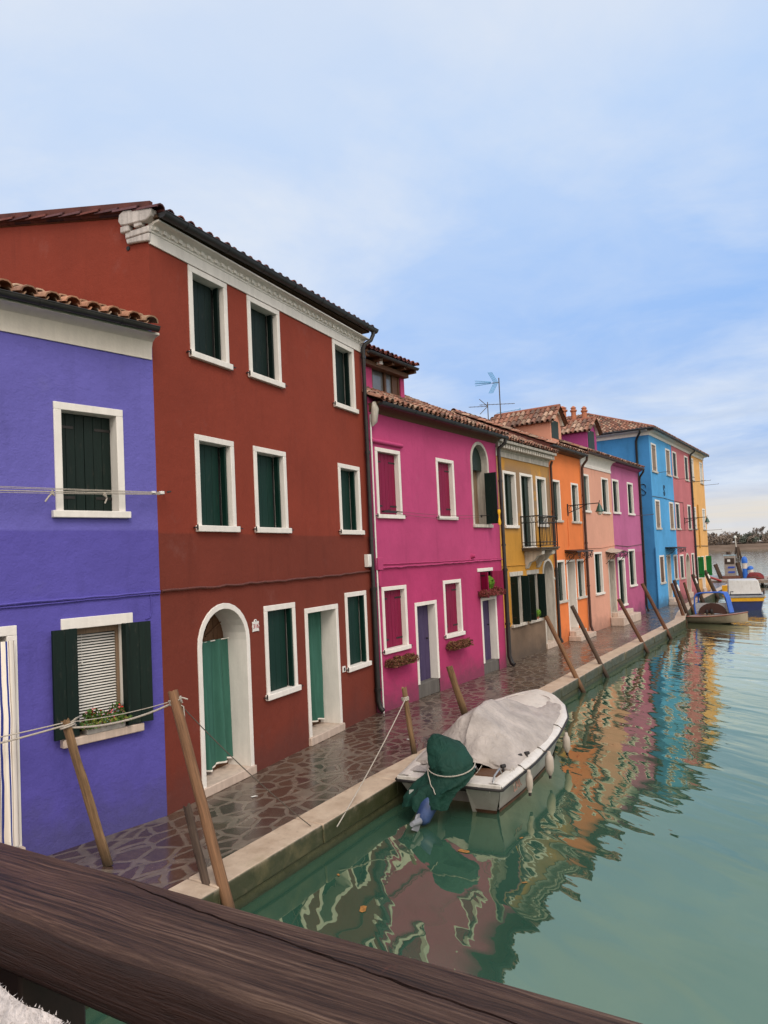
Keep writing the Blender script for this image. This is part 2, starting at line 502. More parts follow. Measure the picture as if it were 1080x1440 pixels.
def roof(h, x0, x1, yo, ze, b, slope, depth, pal=PAL, seed=1, name='roof', pitch=.2):
    mb = MB(); L = (b - yo) / math.cos(slope)
    tiles(mb, x0, x1, yo, ze, L, slope, pal=pal, seed=seed, pitch=pitch)
    zr = ze + (b - yo)*math.tan(slope)
    T = Matrix.Translation((x0 + x1, 2*b, 0)) @ Matrix.Rotation(PI, 4, 'Z')
    tiles(mb, x0, x1, yo if depth > 2*b - .5 else 2*b - depth, ze, L, slope, pal=pal, seed=seed+1, pitch=pitch, T=T, seg=4)
    # ridge caps
    rnd = random.Random(seed); n = int((x1-x0)/.38)
    for i in range(n):
        mb.col = tuple(v*rnd.uniform(.8, 1.15) for v in rnd.choice(pal))
        xa = x0 + i*(x1-x0)/n; xb = xa + (x1-x0)/n + .03
        P = [[(x, b + rr*math.cos(PI*q/6), zr + dz + rr*math.sin(PI*q/6)) for q in range(7)] for x, rr, dz in ((xa, .11, .03), (xb, .095, .015))]
        mb.grid(P)
    mb.col = (.1, .06, .04)
    mb.box(x0, x1, yo + .03, 0.02, ze - .06, ze - .028)   # soffit boards
    return obj(name, mb, M['tile'], h, 50, colors=True)

def planter(x, y, z, w, parent_T, label, mat_box, leaves, seed, boxh=.14, boxd=.16, hgt=.18, hang=.08, spread=.06, name='flower_box', cat='flower box', rz=0, stemn=180, leaf=.03):
    t = thing(name, label, cat, parent_T @ Vector((x, y, z)), rz)
    b = MB()
    b.hexa([(.01,-boxd/2+.01,0),(w-.01,-boxd/2+.01,0),(w-.01,boxd/2-.01,0),(.01,boxd/2-.01,0),(0,-boxd/2,boxh),(w,-boxd/2,boxh),(w,boxd/2,boxh),(0,boxd/2,boxh)])
    b.box(-.006, w+.006, -boxd/2-.006, boxd/2+.006, boxh-.02, boxh+.001)
    obj('planter_box', b, mat_box, t, 35, .004)
    rnd = random.Random(seed)
    for nm, mat, n, size, zlo, zhi in leaves:
        lb = MB()
        for i in range(n):
            u = rnd.uniform(-spread, w+spread); v = rnd.uniform(-boxd/2-spread, boxd/2+spread*.3)
            edge = abs(v) > boxd*.45 or u < 0 or u > w
            hh = boxh + zlo + (zhi - zlo)*rnd.random()**.8
            hh *= (.75 + .35*noise.noise(Vector((u*5+seed, v*5, 0))))
            if edge: hh = boxh*rnd.uniform(1 - hang*6, 1.1)
            c = Vector((u, v, hh)); s = size*rnd.uniform(.6, 1.3)
            a = Vector((rnd.uniform(-1,1), rnd.uniform(-1,1), rnd.uniform(-.6,1))).normalized()
            d = a.orthogonal().normalized(); d.rotate(Matrix.Rotation(rnd.uniform(0, 6.28), 3, a)); e = a.cross(d)
            lb.col = (rnd.uniform(.7, 1.3),)*3
            lb.poly([c - d*s, c - e*s*.5, c + d*s, c + e*s*.5])
        o_ = obj(nm, lb, mat, t, 0); o_['kind'] = 'stuff'
    return t

def leafmat(name, col, var=.5):
    k = NT(name); n = k.noise(k.tc(), 25, 3, .6)
    c = k.mix(k.ramp(n, [(.3, 0), (.7, 1)]), mul(col, 1-var), mul(col, 1+var))
    return k.set(c, .7, spec=.2)
M['leaf'] = leafmat('green_leaf', (.06, .12, .025))
M['leaf_yellow'] = leafmat('yellow_green_leaf', (.20, .22, .04))
M['leaf_bright'] = leafmat('bright_green_leaf', (.14, .30, .03))
M['heather'] = leafmat('rust_brown_heather', (.16, .07, .04))
M['heather_red'] = leafmat('reddish_heather', (.22, .05, .05))
M['petal'] = leafmat('red_petal', (.55, .03, .03), .3)
M['petal_pink'] = leafmat('pink_petal', (.65, .22, .25), .3)
M['lavender'] = leafmat('grey_blue_foliage', (.20, .22, .27), .3)
# ------------------------------------------------------------------ house colours
M['indigo'] = plaster('indigo_plaster', (.130, .118, .430), (.094, .080, .360), 3.70, 1, .45, .10, rough_bump=.6)
M['brick_red'] = plaster('brick_red_plaster', (.225, .040, .023), (.165, .034, .021), 3.66, 7, .35, .10)
M['magenta'] = plaster('magenta_plaster', (.450, .060, .175), (.410, .042, .140), 2.95, 13, .55, .12)
M['ochre'] = plaster('ochre_plaster', (.52, .26, .045), None, 0, 21, .4, .12, patch=((.27, .18, .11), 3.95, 5.9))
M['orange'] = plaster('orange_plaster', (.76, .215, .065), None, 0, 31, .3, .08)
M['peach'] = plaster('peach_plaster', (.66, .34, .25), None, 0, 41, .4, .07)
M['mauve'] = plaster('mauve_pink_plaster', (.46, .13, .28), (.42, .10, .22), 2.95, 51, .7, .12)
M['azure'] = plaster('azure_plaster', (.085, .34, .66), None, 0, 61, .6, .14)
M['azure_side'] = plaster('shaded_azure_plaster', (.055, .24, .52), None, 0, 65, .3, .12)  # same azure darkened: the side wall's shade put into the colour
M['rose'] = plaster('rose_plaster', (.50, .16, .18), None, 0, 71, .5, .12)
M['sand'] = plaster('sand_yellow_plaster', (.76, .42, .15), None, 0, 81, .4, .08)
M['plinth'] = plaster('bare_cement_plinth', (.165, .115, .08), None, 0, 91, .5, .3)
M['peach_dormer'] = plaster('peach_dormer_plaster', (.64, .30, .21), None, 0, 43, .0, .06)
M['purple_dormer'] = plaster('purple_dormer_plaster', (.33, .055, .20), None, 0, 47, .0, .1)

HT = {}
def house(name_label, x, y, d):
    h = thing('house', name_label, 'house', (x, y, 0), ang(d))
    HT[h.name] = Matrix.Translation((x, y, 0)) @ Matrix.Rotation(ang(d), 4, 'Z')
    return h
def T(h): return HT[h.name]

def curtain_cloth(h, x0, x1, z0, z1, y, mat, label, folds=5, seed=0, amp=.03, hem=M['trim'], skew=0.0):
    t = thing('door_curtain', label, 'curtain', T(h) @ Vector((x0, y, z0)), ang((T(h).col[0][0], T(h).col[0][1])))
    w, H = x1 - x0, z1 - z0; nx, nz = 70, 36
    def pt(i, j, off=0):
        u = i/nx; v = j/nz
        a = amp*(.35 + .65*(1-v))*(math.sin(u*2*PI*folds + seed) + .5*math.sin(u*2*PI*folds*1.7 + seed*2 + v*1.5)) + .02*noise.noise(Vector((u*4, v*2, seed)))
        xx = u*w + .014*math.sin(u*2*PI*folds*1.0 + 1) + skew*(1-v)*u
        zz = v*H + (.02*math.sin(u*9 + seed) + .035*u)*(1-v)
        return (xx, a + off, zz)
    mb = MB(); mb.grid([[pt(i, j) for i in range(nx+1)] for j in range(nz+1)])
    obj('cloth', mb, mat, t, 60)
    if hem is not None:
        hb = MB(); hb.grid([[(pt(i, 0)[0], pt(i, 0)[1] - .008, pt(i, 0)[2] - .006 + .026*q) for i in range(nx+1)] for q in (0, 1)])
        obj('hem', hb, hem, t, 60)
        rb = MB(); rb.cyl((-.01, 0, H - .012), (w + .01, 0, H - .012), .009, 8); obj('rod', rb, M['trim'], t, 40)
    return t

def cloth_mat(name, col, stripes=None):
    k = NT(name); n = k.noise(k.mapv(k.tc(), scale=(4, 4, .8)), 2, 3, .6)
    c = k.mix(k.ramp(n, [(.3, 0), (.7, 1)]), mul(col, .88), mul(col, 1.12))
    if stripes:
        w = k.n('ShaderNodeTexWave', wave_type='BANDS', bands_direction='X'); k.l(k.tc(), w.inputs['Vector'])
        w.inputs['Scale'].default_value = 1.9; w.inputs['Distortion'].default_value = 1.2; w.inputs['Detail Scale'].default_value = .6
        c = k.mix(1, c, k.ramp(w.outputs['Fac'], stripes, 'CONSTANT'))
    fine = k.noise(k.tc(), 220, 2)
    return k.set(c, .85, normal=k.bump(fine, .25, .002), spec=.15)
M['curtain_green'] = cloth_mat('green_curtain_cloth', (.046, .140, .108))
M['curtain_stripe'] = cloth_mat('striped_curtain_cloth', (.55, .48, .42), [(0, (.85, .78, .70)), (.22, (.45, .36, .29)), (.40, (.95, .90, .85)), (.55, (.03, .05, .26)), (.85, (.9, .84, .76))])

def cornice(h, x0, x1, prof, mat=None, dentil=None, name='cornice'):
    """prof: outline (y, z) extruded along the facade; dentil = (pitch, width, y0, y1, z0, z1)"""
    mb = MB(); mb.prism_x(prof, x0, x1)
    if dentil:
        p, w, y0, y1, z0, z1 = dentil; n = int((x1-x0)/p)
        for i in range(n):
            xx = x0 + (i+.5)*(x1-x0)/n
            mb.box(xx - w/2, xx + w/2, y0, y1, z0, z1)
    return obj(name, mb, mat or M['trim_old'], h, 40, .004)

# ================================================================== indigo house
dI = (.1415, .9899); dR = (-.1393, .9903); PX, PY = -7.63, 6.10
H1 = house('indigo blue house with white banded eaves, left of the brick red one', PX - 6*dI[0], PY - 6*dI[1], dI)
ops = []
w, op = window(H1, 4.68, 5.55, 3.84, 5.22, .09, .2, .05, .085, (0, 0), M['dkgreen'], M['trim'], planks=3, straps=True); ops.append(op)
# ground window: lintel only, leaves folded flat on the wall, venetian blind inside
win = obj('window', (lambda m: (m.poly([(4.8,.2,1.2),(5.55,.2,1.2),(5.55,.2,2.55),(4.8,.2,2.55)]), m)[1])(MB()), M['pane'], H1, 0)
fb = MB(); fb.box(4.70, 5.60, -.02, .02, 2.52, 2.65)
fb.box(4.855, 4.87, .005, .18, 1.27, 2.52); fb.box(5.475, 5.49, .005, .18, 1.27, 2.52)
obj('window_frame', fb, M['trim'], win, 35, .006)
fb = MB(); fb.box(4.87, 4.91, .12, .17, 1.27, 2.52); fb.box(5.435, 5.475, .12, .17, 1.27, 2.52); fb.box(4.91, 5.435, .12, .17, 2.44, 2.52)
obj('inner_frame', fb, M['tanwood'], win, 35, .004)
sb = MB(); sb.box(4.66, 5.68, -.08, .2, 1.165, 1.265); obj('sill', sb, M['istria'], win, 35, .012)
bb = MB()
for i in range(33):
    z = 1.32 + i*.034
    bb.hexa([(4.915,.130,z),(5.43,.130,z),(5.43,.150,z+.014),(4.915,.150,z+.014),(4.915,.130,z+.002),(5.43,.130,z+.002),(5.43,.150,z+.016),(4.915,.150,z+.016)])
bb.cyl((5.0,.124,2.44),(5.0,.124,2.1),.002,5); bb.cyl((5.0,.122,2.1),(5.0,.122,2.07),.008,6)
obj('venetian_blind', bb, M['plastic'], win, 0)
leaf(win, 4.86, 1.28, 2.53, -.035, .31, 'L', 172, M['dkgreen'], 2)
leaf(win, 5.485, 1.28, 2.53, -.035, .31, 'R', 170, M['dkgreen'], 2)
leaf(win, 5.48, 1.28, 2.53, .0, .12, 'R', 92, M['dkgreen'], 1)
ops.append(dict(x0=4.86, x1=5.485, z0=1.2, z1=2.53))
d, op = door(H1, 3.25, 4.21, .12, 2.63, .11, .25, M['brownwood'], M['trim'], step=.08); ops.append(op)
wl = body(H1, 6.0, 6.36, ops, M['indigo'], 6.5, 3.2, 1.1)
cornice(H1, 0, 5.985, [(0,5.94),(-.02,5.94),(-.025,6.10),(-.05,6.17),(-.12,6.21),(-.22,6.22),(-.22,6.25),(0,6.25)], stone('cream_eaves_band', (.76,.70,.62), .12, .8, 8))
gutter(H1, 0, 5.93, -.28, 6.29, .056)
roof(H1, 0, 5.85, -.25, 6.325, 3.2, R(20), 6.5, PAL_BUFF, 5, pitch=.25)
cable(H1, [(0,-.02,2.86),(2,-.02,2.855),(4,-.025,2.87),(5.99,-.02,2.89)], .016, M['indigo'], jitter=.006)
cable(H1, [(0,-.015,2.83),(3,-.015,2.82),(5.99,-.02,2.865)], .009, M['indigo'], jitter=.004, seed=2)
cable(H1, [(5.86,-.01,2.86),(5.87,-.012,2.66),(5.84,-.012,2.57),(5.78,-.012,2.55)], .007, M['indigo'])
curtain_cloth(H1, 3.30, 4.15, .22, 2.47, -.085, M['curtain_stripe'], 'striped beige and navy curtain in the doorway of the indigo house', 5, 1.0, .045, None)
planter(4.93, -.02, 1.265, .50, T(H1), 'grey trough of red and pink flowers on the indigo house sill', simple('grey_trough', (.36,.34,.32), .8, 0, .3, 12, .3),
        [('foliage', M['leaf'], 800, .028, .0, .19), ('trailing_leaves', M['leaf_yellow'], 320, .026, -.06, .10), ('silver_foliage', M['lavender'], 90, .016, .08, .2), ('petals', M['petal'], 110, .020, .09, .22), ('pink_petals', M['petal_pink'], 90, .018, .07, .20)], 3, boxh=.12, boxd=.15, hang=.05, rz=ang(dI), name='flower_trough', cat='planter')

# ================================================================== brick red house
H2 = house('brick red three storey house with green shutters and two curtained doors', PX, PY, dR)
ops = []
for (x0, x1) in ((.75, 1.62), (2.13, 3.04), (4.86, 5.74)):
    w, op = window(H2, x0, x1, 6.16, 7.5, .085, .2, .03, .09, (0, 'fold'), M['gygreen'] if 0 else M['dkgreen'], hooks=True); ops.append(op)
    w, op = window(H2, x0+.02, x1+.03, 3.68, 5.07, .085, .2, .03, .09, (0, 'fold'), M['green'], hooks=True); ops.append(op)
w, op = window(H2, 2.27, 3.17, 1.02, 2.51, .09, .13, .03, .09, (0, 'fold'), M['green'], hooks=True); ops.append(op)
w, op = window(H2, 4.93, 5.82, 1.03, 2.55, .09, .13, .03, .09, (0, 'fold'), M['green'], hooks=True); ops.append(op)
d1, op = door(H2, .68, 1.87, .0, 2.64, .085, .42, M['brownwood'], M['trim'], arch=True, step=.13, stepout=.03); ops.append(op)
mb = MB()
for a in range(1, 6):
    an = PI*a/6; mb.box(1.275 - .012, 1.275 + .012, .395, .41, 2.08, 2.1)
    mb.tube([(1.275 + .08*math.cos(an), .4, 2.1 + .08*math.sin(an)), (1.275 + .5*math.cos(an), .4, 2.1 + .45*math.sin(an))], .011, 6)
obj('fanlight_bars', mb, M['brownwood'], d1, 40)
d2, op = door(H2, 3.47, 4.64, .0, 2.37, .09, .42, M['brownwood'], M['trim'], step=.14, stepout=.04); ops.append(op)
body(H2, 6.09, 7.88, ops, M['brick_red'], 7.2, 3.6, .70)
# side window just visible at the far left on the party wall
sw = MB(); sw.box(-.02, .02, 3.02, 3.12, 7.15, 8.27); sw.box(-.02, .02, 3.12, 3.75, 8.17, 8.27); sw.box(-.05, .02, 3.0, 3.85, 7.05, 7.15); sw.box(-.02, .02, 3.75, 3.85, 7.15, 8.27)
so = obj('window', (lambda m: (m.box(-.008, .01, 3.1, 3.77, 7.13, 8.2), m)[1])(MB()), M['dkgreen'], H2, 0); obj('window_frame', sw, M['trim'], so, 35, .005)
mb = MB(); mb.cyl((-.012, .36, 7.53), (.012, .36, 7.53), .03, 12); obj('vent_pipe', mb, M['iron'], H2, 40)
C = M['trim']
cornice(H2, 0.0, 6.12, [(0,7.51),(-.025,7.51),(-.03,7.66),(-.045,7.67),(-.045,7.69),(-.06,7.70),(-.07,7.74),(-.11,7.765),(-.19,7.775),(-.19,7.80),(0,7.80)], C, (.15,.07,-.088,-.035,7.70,7.752))
mb = MB()   # scrolled return of the cornice round the corner
mb.T = Matrix.Translation((0, 0, -.05))
mb.prism([(-.16,7.97),(.34,8.06),(.42,8.02),(.44,7.93),(.40,7.87),(.28,7.85),(-.06,7.83),(-.14,7.88)], (-.10,0,0), (0,1,0), (0,0,1), (1,0,0), .11)
mb.box(-.085, .0, .26, .42, 7.77, 7.86); mb.box(-.085, .0, .04, .18, 7.79, 7.865); mb.box(-.06, .0, -.06, .36, 7.69, 7.78)
mb.prism([(-.04,7.58),(.12,7.60),(.34,7.62),(.36,7.69),(-.05,7.69)], (-.05,0,0), (0,1,0), (0,0,1), (1,0,0), .05)
obj('cornice_return', mb, stone('weathered_cornice', (.60,.56,.54), .55, .85, 4, .6), H2, 40, .015)
shear(gutter(H2, -.02, 6.30, -.26, 7.87, .075), .021)
shear(roof(H2, -.035, 6.15, -.22, 7.875, 3.6, R(11), 7.2, PAL_RED, 9), .018)
mb = MB(); mb.prism([(-.08,7.93),(3.6,8.645),(3.6,8.76),(-.10,8.045)], (-.062,0,0), (0,1,0), (0,0,1), (1,0,0), .055); obj('verge_board', mb, simple('dark_red_verge', (.10,.03,.024), .8, 0, .4, 4), H2, 0)
cable(H2, sag((0,-.03,2.90),(6.08,-.03,2.93),.02), .020, simple('rusty_red_cable', (.11,.03,.02), .6, 0, .3, 30), jitter=.012, seed=3)
drainpipe(H2, [(6.18,-.26,7.95),(6.18,-.26,7.88),(6.14,-.22,7.76),(6.04,-.12,7.66),(6.03,-.08,7.58),(6.03,-.08,2.55)], .042, M['pipe'], [(6.03,-.08,7.4),(6.03,-.08,5.4),(6.03,-.08,3.6)])
drainpipe(H2, [(6.03,-.08,2.6),(6.03,-.08,.28),(6.02,-.12,.14),(6.01,-.19,.07)], .055, M['iron'], [(6.03,-.08,2.56),(6.03,-.08,.5)])
mb = MB(); mb.box(5.83, 5.98, -.09, .0, 3.02, 3.28); mb.box(5.845, 5.965, -.1, -.088, 3.04, 3.26); obj('meter_box', mb, M['plastic'], H2, 35, .012)
mb = MB(); mb.box(4.72, 4.83, -.02, .005, 1.06, 1.17); o = obj('doorbell', mb, M['plastic'], H2, 35, .006)
mb = MB(); mb.box(4.755, 4.795, -.026, -.018, 1.085, 1.145); obj('button', mb, M['iron'], o, 0)
curtain_cloth(H2, .77, 1.79, .20, 2.08, .33, M['curtain_green'], 'green curtain hanging in the arched doorway of the brick red house', 3.5, .5, .055)
curtain_cloth(H2, 3.56, 4.56, .22, 2.27, .31, M['curtain_green'], 'green curtain hanging in the square doorway of the brick red house', 4, 2.2, .05)
# house number plate 316
np_ = thing('house_number_plate', 'small white scalloped plate with red number beside the arched door', 'number plate', T(H2) @ Vector((2.035, -.004, 2.22)), ang(dR))
mb = MB(); prof = []
for (px, pz) in [(-.085,-.085),(-.03,-.078),(.03,-.078),(.085,-.085),(.078,-.03),(.09,.0),(.078,.03),(.085,.075),(.045,.07)]: prof.append((px, pz))
prof += [(.04*math.cos(a*PI/6), .075 + .035*math.sin(a*PI/6)) for a in range(0, 7)] + [(-.045,.07),(-.085,.075),(-.078,.03),(-.09,0),(-.078,-.03)]
mb.prism(prof, (0,-.012,0), (1,0,0), (0,0,1), (0,1,0), .014); obj('plate', mb, M['plastic'], np_, 30, .004)
def text_obj(name, s, size, mat, parent, loc, rot, extrude=.001, align='CENTER'):
    cu = bpy.data.curves.new(name, 'FONT'); cu.body = s; cu.size = size; cu.extrude = extrude; cu.align_x = align; cu.align_y = 'CENTER'; cu.offset = size*.012
    tmp = bpy.data.objects.new(name, cu); COL.objects.link(tmp)
    dg = bpy.context.evaluated_depsgraph_get(); me = bpy.data.meshes.new_from_object(tmp.evaluated_get(dg))
    bpy.data.objects.remove(tmp); o = bpy.data.objects.new(name, me); COL.objects.link(o)
    me.materials.clear(); me.materials.append(mat)
    if parent is not None: o.parent = parent
    o.location = loc; o.rotation_euler = rot
    return o
text_obj('number', '316', .095, simple('red_numeral_paint', (.38,.03,.05), .5), np_, (0,-.0145,0), (PI/2, 0, 0))
mb = MB(); mb.cyl((0,-.016,.085),(0,-.01,.085),.012,8); obj('screw', mb, M['iron'], np_, 40)

# ================================================================== magenta house
H3 = house('magenta house with crimson shutters, two violet doors and a roof dormer', -8.38, 12.18, (0, 1))
ops = []
w, op = window(H3, .15, 1.13, 4.03, 5.54, .085, .14, .03, .085, (0, 0), M['crimson'], hooks=True, planks=3); ops.append(op)
w, op = window(H3, 2.74, 3.64, 4.05, 5.55, .085, .14, .03, .085, (0, 0), M['crimson'], hooks=True, planks=3); ops.append(op)
w, op = window(H3, .17, 1.14, 1.18, 2.58, .085, .14, .03, .09, (0, 0), M['crimson'], hooks=True, planks=3); ops.append(op)
w, op = window(H3, 2.81, 3.72, 1.19, 2.58, .085, .14, .03, .09, (0, 0), M['crimson'], hooks=True, planks=3); ops.append(op)
w, op = window(H3, 4.60, 5.68, 3.88, 6.20, .085, .32, .02, .085, None, M['dkgreen'], M['trim_old'], arch=True, pane=M['tanwood']); ops.append(op)
leaf(w, 5.38, 3.98, 5.36, -.02, .34, 'R', 92, M['dkgreen'], 2)
mb = MB(); mb.box(4.69, 5.05, .20, .23, 3.98, 5.45); obj('inner_panel', mb, painted_wood('peeling_white_paint', (.50,.46,.40), .8), w, 30, .004)
mb = MB(); mb.poly([(4.70,.16,5.45)] + [(x,.16,z) for x, z in arch_pts(4.70,5.58,5.66,6.1)[::1]] + [(5.58,.16,5.45)]); obj('arch_panel', mb, M['gygreen'], w, 0)
d, op = door(H3, 1.47, 2.46, .0, 2.15, .085, .2, M['violet'], M['trim'], step=.32, stepout=-.03, stepmat=stone('grey_step_stone', (.14,.13,.12), .4, .7, 2), planks=4, yf=-.012); ops.append(op)
d, op = door(H3, 4.80, 5.76, .0, 2.02, .085, .2, M['violet'], M['trim'], step=.30, stepout=-.03, stepmat=stone('grey_step_stone', (.14,.13,.12), .4, .7, 3), planks=4, yf=-.012); ops.append(op)
ops[-1]['z1'] = 1.95
w = obj('window', (lambda m: (m.poly([(4.8,.16,2.02),(5.55,.16,2.02),(5.55,.16,2.76),(4.8,.16,2.76)]), m)[1])(MB()), M['greypane'], H3, 0)
fb = MB(); fb.box(4.68, 5.60, -.025, .03, 2.71, 2.80); obj('lintel', fb, M['trim'], w, 30, .006)
fb = MB(); fb.box(4.86, 4.93, .09, .15, 2.02, 2.71); fb.box(5.17, 5.22, .09, .15, 2.02, 2.71); obj('window_frame', fb, M['tanwood'], w, 30, .004)
leaf(w, 4.86, 2.03, 2.70, -.01, .26, 'L', 112, M['crimson'], 2); leaf(w, 5.50, 2.03, 2.70, -.015, .42, 'R', 160, M['crimson'], 3)
ops.append(dict(x0=4.86, x1=5.50, z0=2.0, z1=2.715))
body(H3, 6.22, 6.57, ops, M['magenta'], 7.0, 3.5, 1.70)
mb = MB(); mb.tube([(.0,-.03,5.66),(1.2,-.03,5.66)], .045, 10); obj('ledge', mb, M['magenta'], H3, 40)
cornice(H3, 0, 6.22, [(0,6.26),(-.03,6.30),(-.10,6.36),(-.22,6.38),(-.22,6.42),(0,6.42)], M['brownwood'])
gutter(H3, .0, 6.36, -.30, 6.42, .068)
roof(H3, 0.0, 6.3, -.30, 6.47, 3.5, R(26), 7, PAL, 21)
cable(H3, [(.0,-.03,2.98),(3,-.03,2.99),(6.2,-.03,3.0)], .022, M['magenta'], jitter=.008, seed=5)
cable(H3, [(.2,-.02,3.06),(3,-.02,3.04),(6.2,-.02,3.04)], .011, M['magenta'], jitter=.004, seed=6)
mb = MB(); mb.box(-.02,.16,-.09,.0,2.94,3.2); mb.box(.02,.12,-.07,0,2.6,2.92); obj('junction_box', mb, M['magenta'], H3, 35, .01)
mb = MB(); mb.cyl((4.42,-.03,3.13),(4.42,.0,3.13),.07,12); mb.cyl((4.42,-.11,3.13),(4.42,.0,3.13),.045,12); obj('wall_lamp', mb, M['magenta'], H3, 40)
drainpipe(H3, [(-.0,-.035,6.2),(-.005,-.035,3.3),(.02,-.03,0)], .017, M['plastic'])
mb = MB(); mb.tube([(.02,-.14,6.44),(.0,-.16,6.3),(.03,-.1,6.05),(.02,-.06,5.95)], [.05,.08,.075,.02], 10); obj('hanging_cloth_wrap', mb, M['trim_old'], H3, 60)
drainpipe(H3, [(6.25,-.30,6.38),(6.25,-.28,6.25),(6.23,-.10,6.12),(6.23,-.09,6.0),(6.24,-.09,2.7)], .050, M['pipe'], [(6.24,-.09,5.2),(6.24,-.09,3.4)])
drainpipe(H3, [(6.24,-.09,2.75),(6.24,-.09,.3),(6.22,-.16,.12),(6.21,-.24,.07)], .062, M['iron'], [(6.24,-.09,2.7),(6.24,-.09,1.2)])
# dormer
def gable_dormer(h, x0, x1, y0, zb, zt, zr, mat, pal, seed, y1=2.6, leafmat_=None, x_win=None, archv=True):
    dm = MB()
    dm.box(x0, x1, y0, y1, zb - .5, zt)
    xc = (x0+x1)/2
    dm.prism([(x0, zt),(x1, zt),(xc, zr)], (0, y0, 0), (1,0,0), (0,0,1), (0,1,0), y1 - y0)
    do = obj('dormer', dm, mat, h, 0)
    rb = MB(); sl = math.atan2(zr - zt, xc - x0); L = (xc - x0 + .16)/math.cos(sl)
    # right-hand and left-hand slopes of the little roof, rows run across the facade direction
    for sgn in (1, -1):
        T1 = Matrix.Translation((xc, 0, 0)) @ (Matrix.Rotation(-PI/2, 4, 'Z') if sgn > 0 else Matrix.Rotation(PI/2, 4, 'Z'))
        a0, a1 = ((-y1, -(y0 - .18)) if sgn > 0 else (y0 - .18, y1))
        tiles(rb, a0, a1, -(xc - x0 + .16), zt - .16*math.tan(sl) + .03, L, sl, pitch=.2, pal=pal, seed=seed, T=T1, seg=4)
    rb.col = (.3,.12,.08)
    rb.tube([(xc, y0 - .2, zr + .04), (xc, y1, zr + .04)], .08, 8)
    obj('dormer_roof', rb, M['tile'], do, 50, colors=True)
    gb = MB()   # stone barge board with an arched underside
    prof = [(x0 - .1, zt - .12), (xc, zr + .02), (x1 + .1, zt - .12)]
    inner = arch_pts(x0 + .06, x1 - .06, zt - .14, zr - .20, 10)[::-1]
    gb.prism(prof + inner, (0, y0 - .10, 0), (1,0,0), (0,0,1), (0,1,0), .11)
    obj('barge_board', gb, M['trim_old'], do, 40)
    xw0, xw1 = x_win or (x0 + .18, x1 - .18)
    wb = MB(); wb.box(xw0, xw1, y0 - .015, y0 + .01, zb, zt - .02); wo = obj('dormer_shutter', wb, leafmat_ or M['gygreen'], do, 0, .002)
    return do
dm = MB(); dm.box(1.38, 2.02, 1.25, 3.3, 6.9, 8.06); dm.box(3.32, 3.50, 1.25, 3.3, 6.9, 8.06); dm.box(2.02, 3.32, 1.25, 3.3, 6.9, 7.22); dm.box(1.38, 3.5, 1.6, 3.3, 7.2, 8.06)
do = obj('dormer', dm, M['magenta'], H3, 0)
rb = MB(); tiles(rb, 1.36, 3.56, .88, 8.10, 2.3, R(7), pal=PAL_RED, seed=31); obj('dormer_roof', rb, M['tile'], do, 50, colors=True)
rb = MB(); rb.box(1.36, 3.54, .90, 1.3, 8.03, 8.08)
for x in (1.42, 1.95, 2.5, 3.05, 3.55): rb.box(x-.05, x+.05, .92, 1.3, 7.93, 8.03)
rb.box(1.42, 3.5, 1.1, 1.27, 7.82, 7.93); obj('rafter', rb, M['brownwood'], do, 30, .005)
g_ = gutter(H3, 1.36, 3.56, .86, 8.03, .05); g_.parent = do
wb = MB()
for (a, b, c, e) in ((2.02,2.09,7.22,7.9),(2.62,2.70,7.22,7.9),(3.25,3.32,7.22,7.9)): wb.box(a, b, 1.28, 1.36, c, e)
wb.box(2.02, 3.32, 1.28, 1.36, 7.18, 7.26); wb.box(2.02,3.32,1.28,1.36,7.84,7.92); wb.box(3.0, 3.25, 1.3, 1.35, 7.26, 7.84)
obj('window_frame', wb, M['brownwood'], do, 30, .004)
wb = MB(); wb.box(2.09, 2.62, 1.34, 1.35, 7.26, 7.84); wb.box(2.70, 3.0, 1.34, 1.35, 7.26, 7.84); obj('pane', wb, M['greypane'], do, 0)
mb = MB(); mb.box(2.02, 2.16, 1.0, 1.2, 7.88, 8.08); obj('floodlight', mb, M['plastic'], do, 30, .01)
for i, (x, z, w_, lab) in enumerate([(.20, .90, .86, 'first rusty heather box on the magenta wall, left of the near violet door'), (2.84, .91, .82, 'second rusty heather box on the magenta wall, between the two violet doors')]):
    planter(x, -.13, z, w_, T(H3), lab, M['brownwood'], [('heather', M['heather'], 1500, .026, -.04, .09), ('dry_tips', M['heather_red'], 300, .018, .0, .11), ('sparse_leaves', M['leaf_yellow'], 120, .02, 0, .1)], 40+i, boxh=.15, boxd=.2, hang=.14, rz=PI/2)
planter(4.66, -.14, 2.05, 1.06, T(H3), 'window box with red heather above the far violet door', M['brownwood'], [('heather', M['heather_red'], 1400, .028, -.04, .10), ('dry_tips', M['heather'], 500, .02, -.02, .10)], 47, boxh=.14, boxd=.22, hang=.14, rz=PI/2)
bt = thing('potted_bush', 'round bright green bush standing in the heather window box', 'bush', T(H3) @ Vector((5.06, -.12, 2.17)), PI/2)
mb = MB(); mb.lathe([(.05,0),(.07,.09),(.075,.1)], n=12); obj('pot', mb, M['terracotta'], bt, 40)
mb = MB(); rnd = random.Random(5)
for i in range(1500):
    v = Vector((rnd.gauss(0,1), rnd.gauss(0,1), rnd.gauss(0,1))).normalized()*(.17*rnd.uniform(.75,1.05)); c = v + Vector((0,0,.24)); s = rnd.uniform(.012,.024)
    a = (v.normalized() + Vector((rnd.uniform(-.7,.7),)*3)).normalized(); d_ = a.orthogonal().normalized(); e_ = a.cross(d_); mb.poly([c-d_*s, c-e_*s*.6, c+d_*s, c+e_*s*.6])
obj('foliage', mb, M['leaf_bright'], bt, 0)
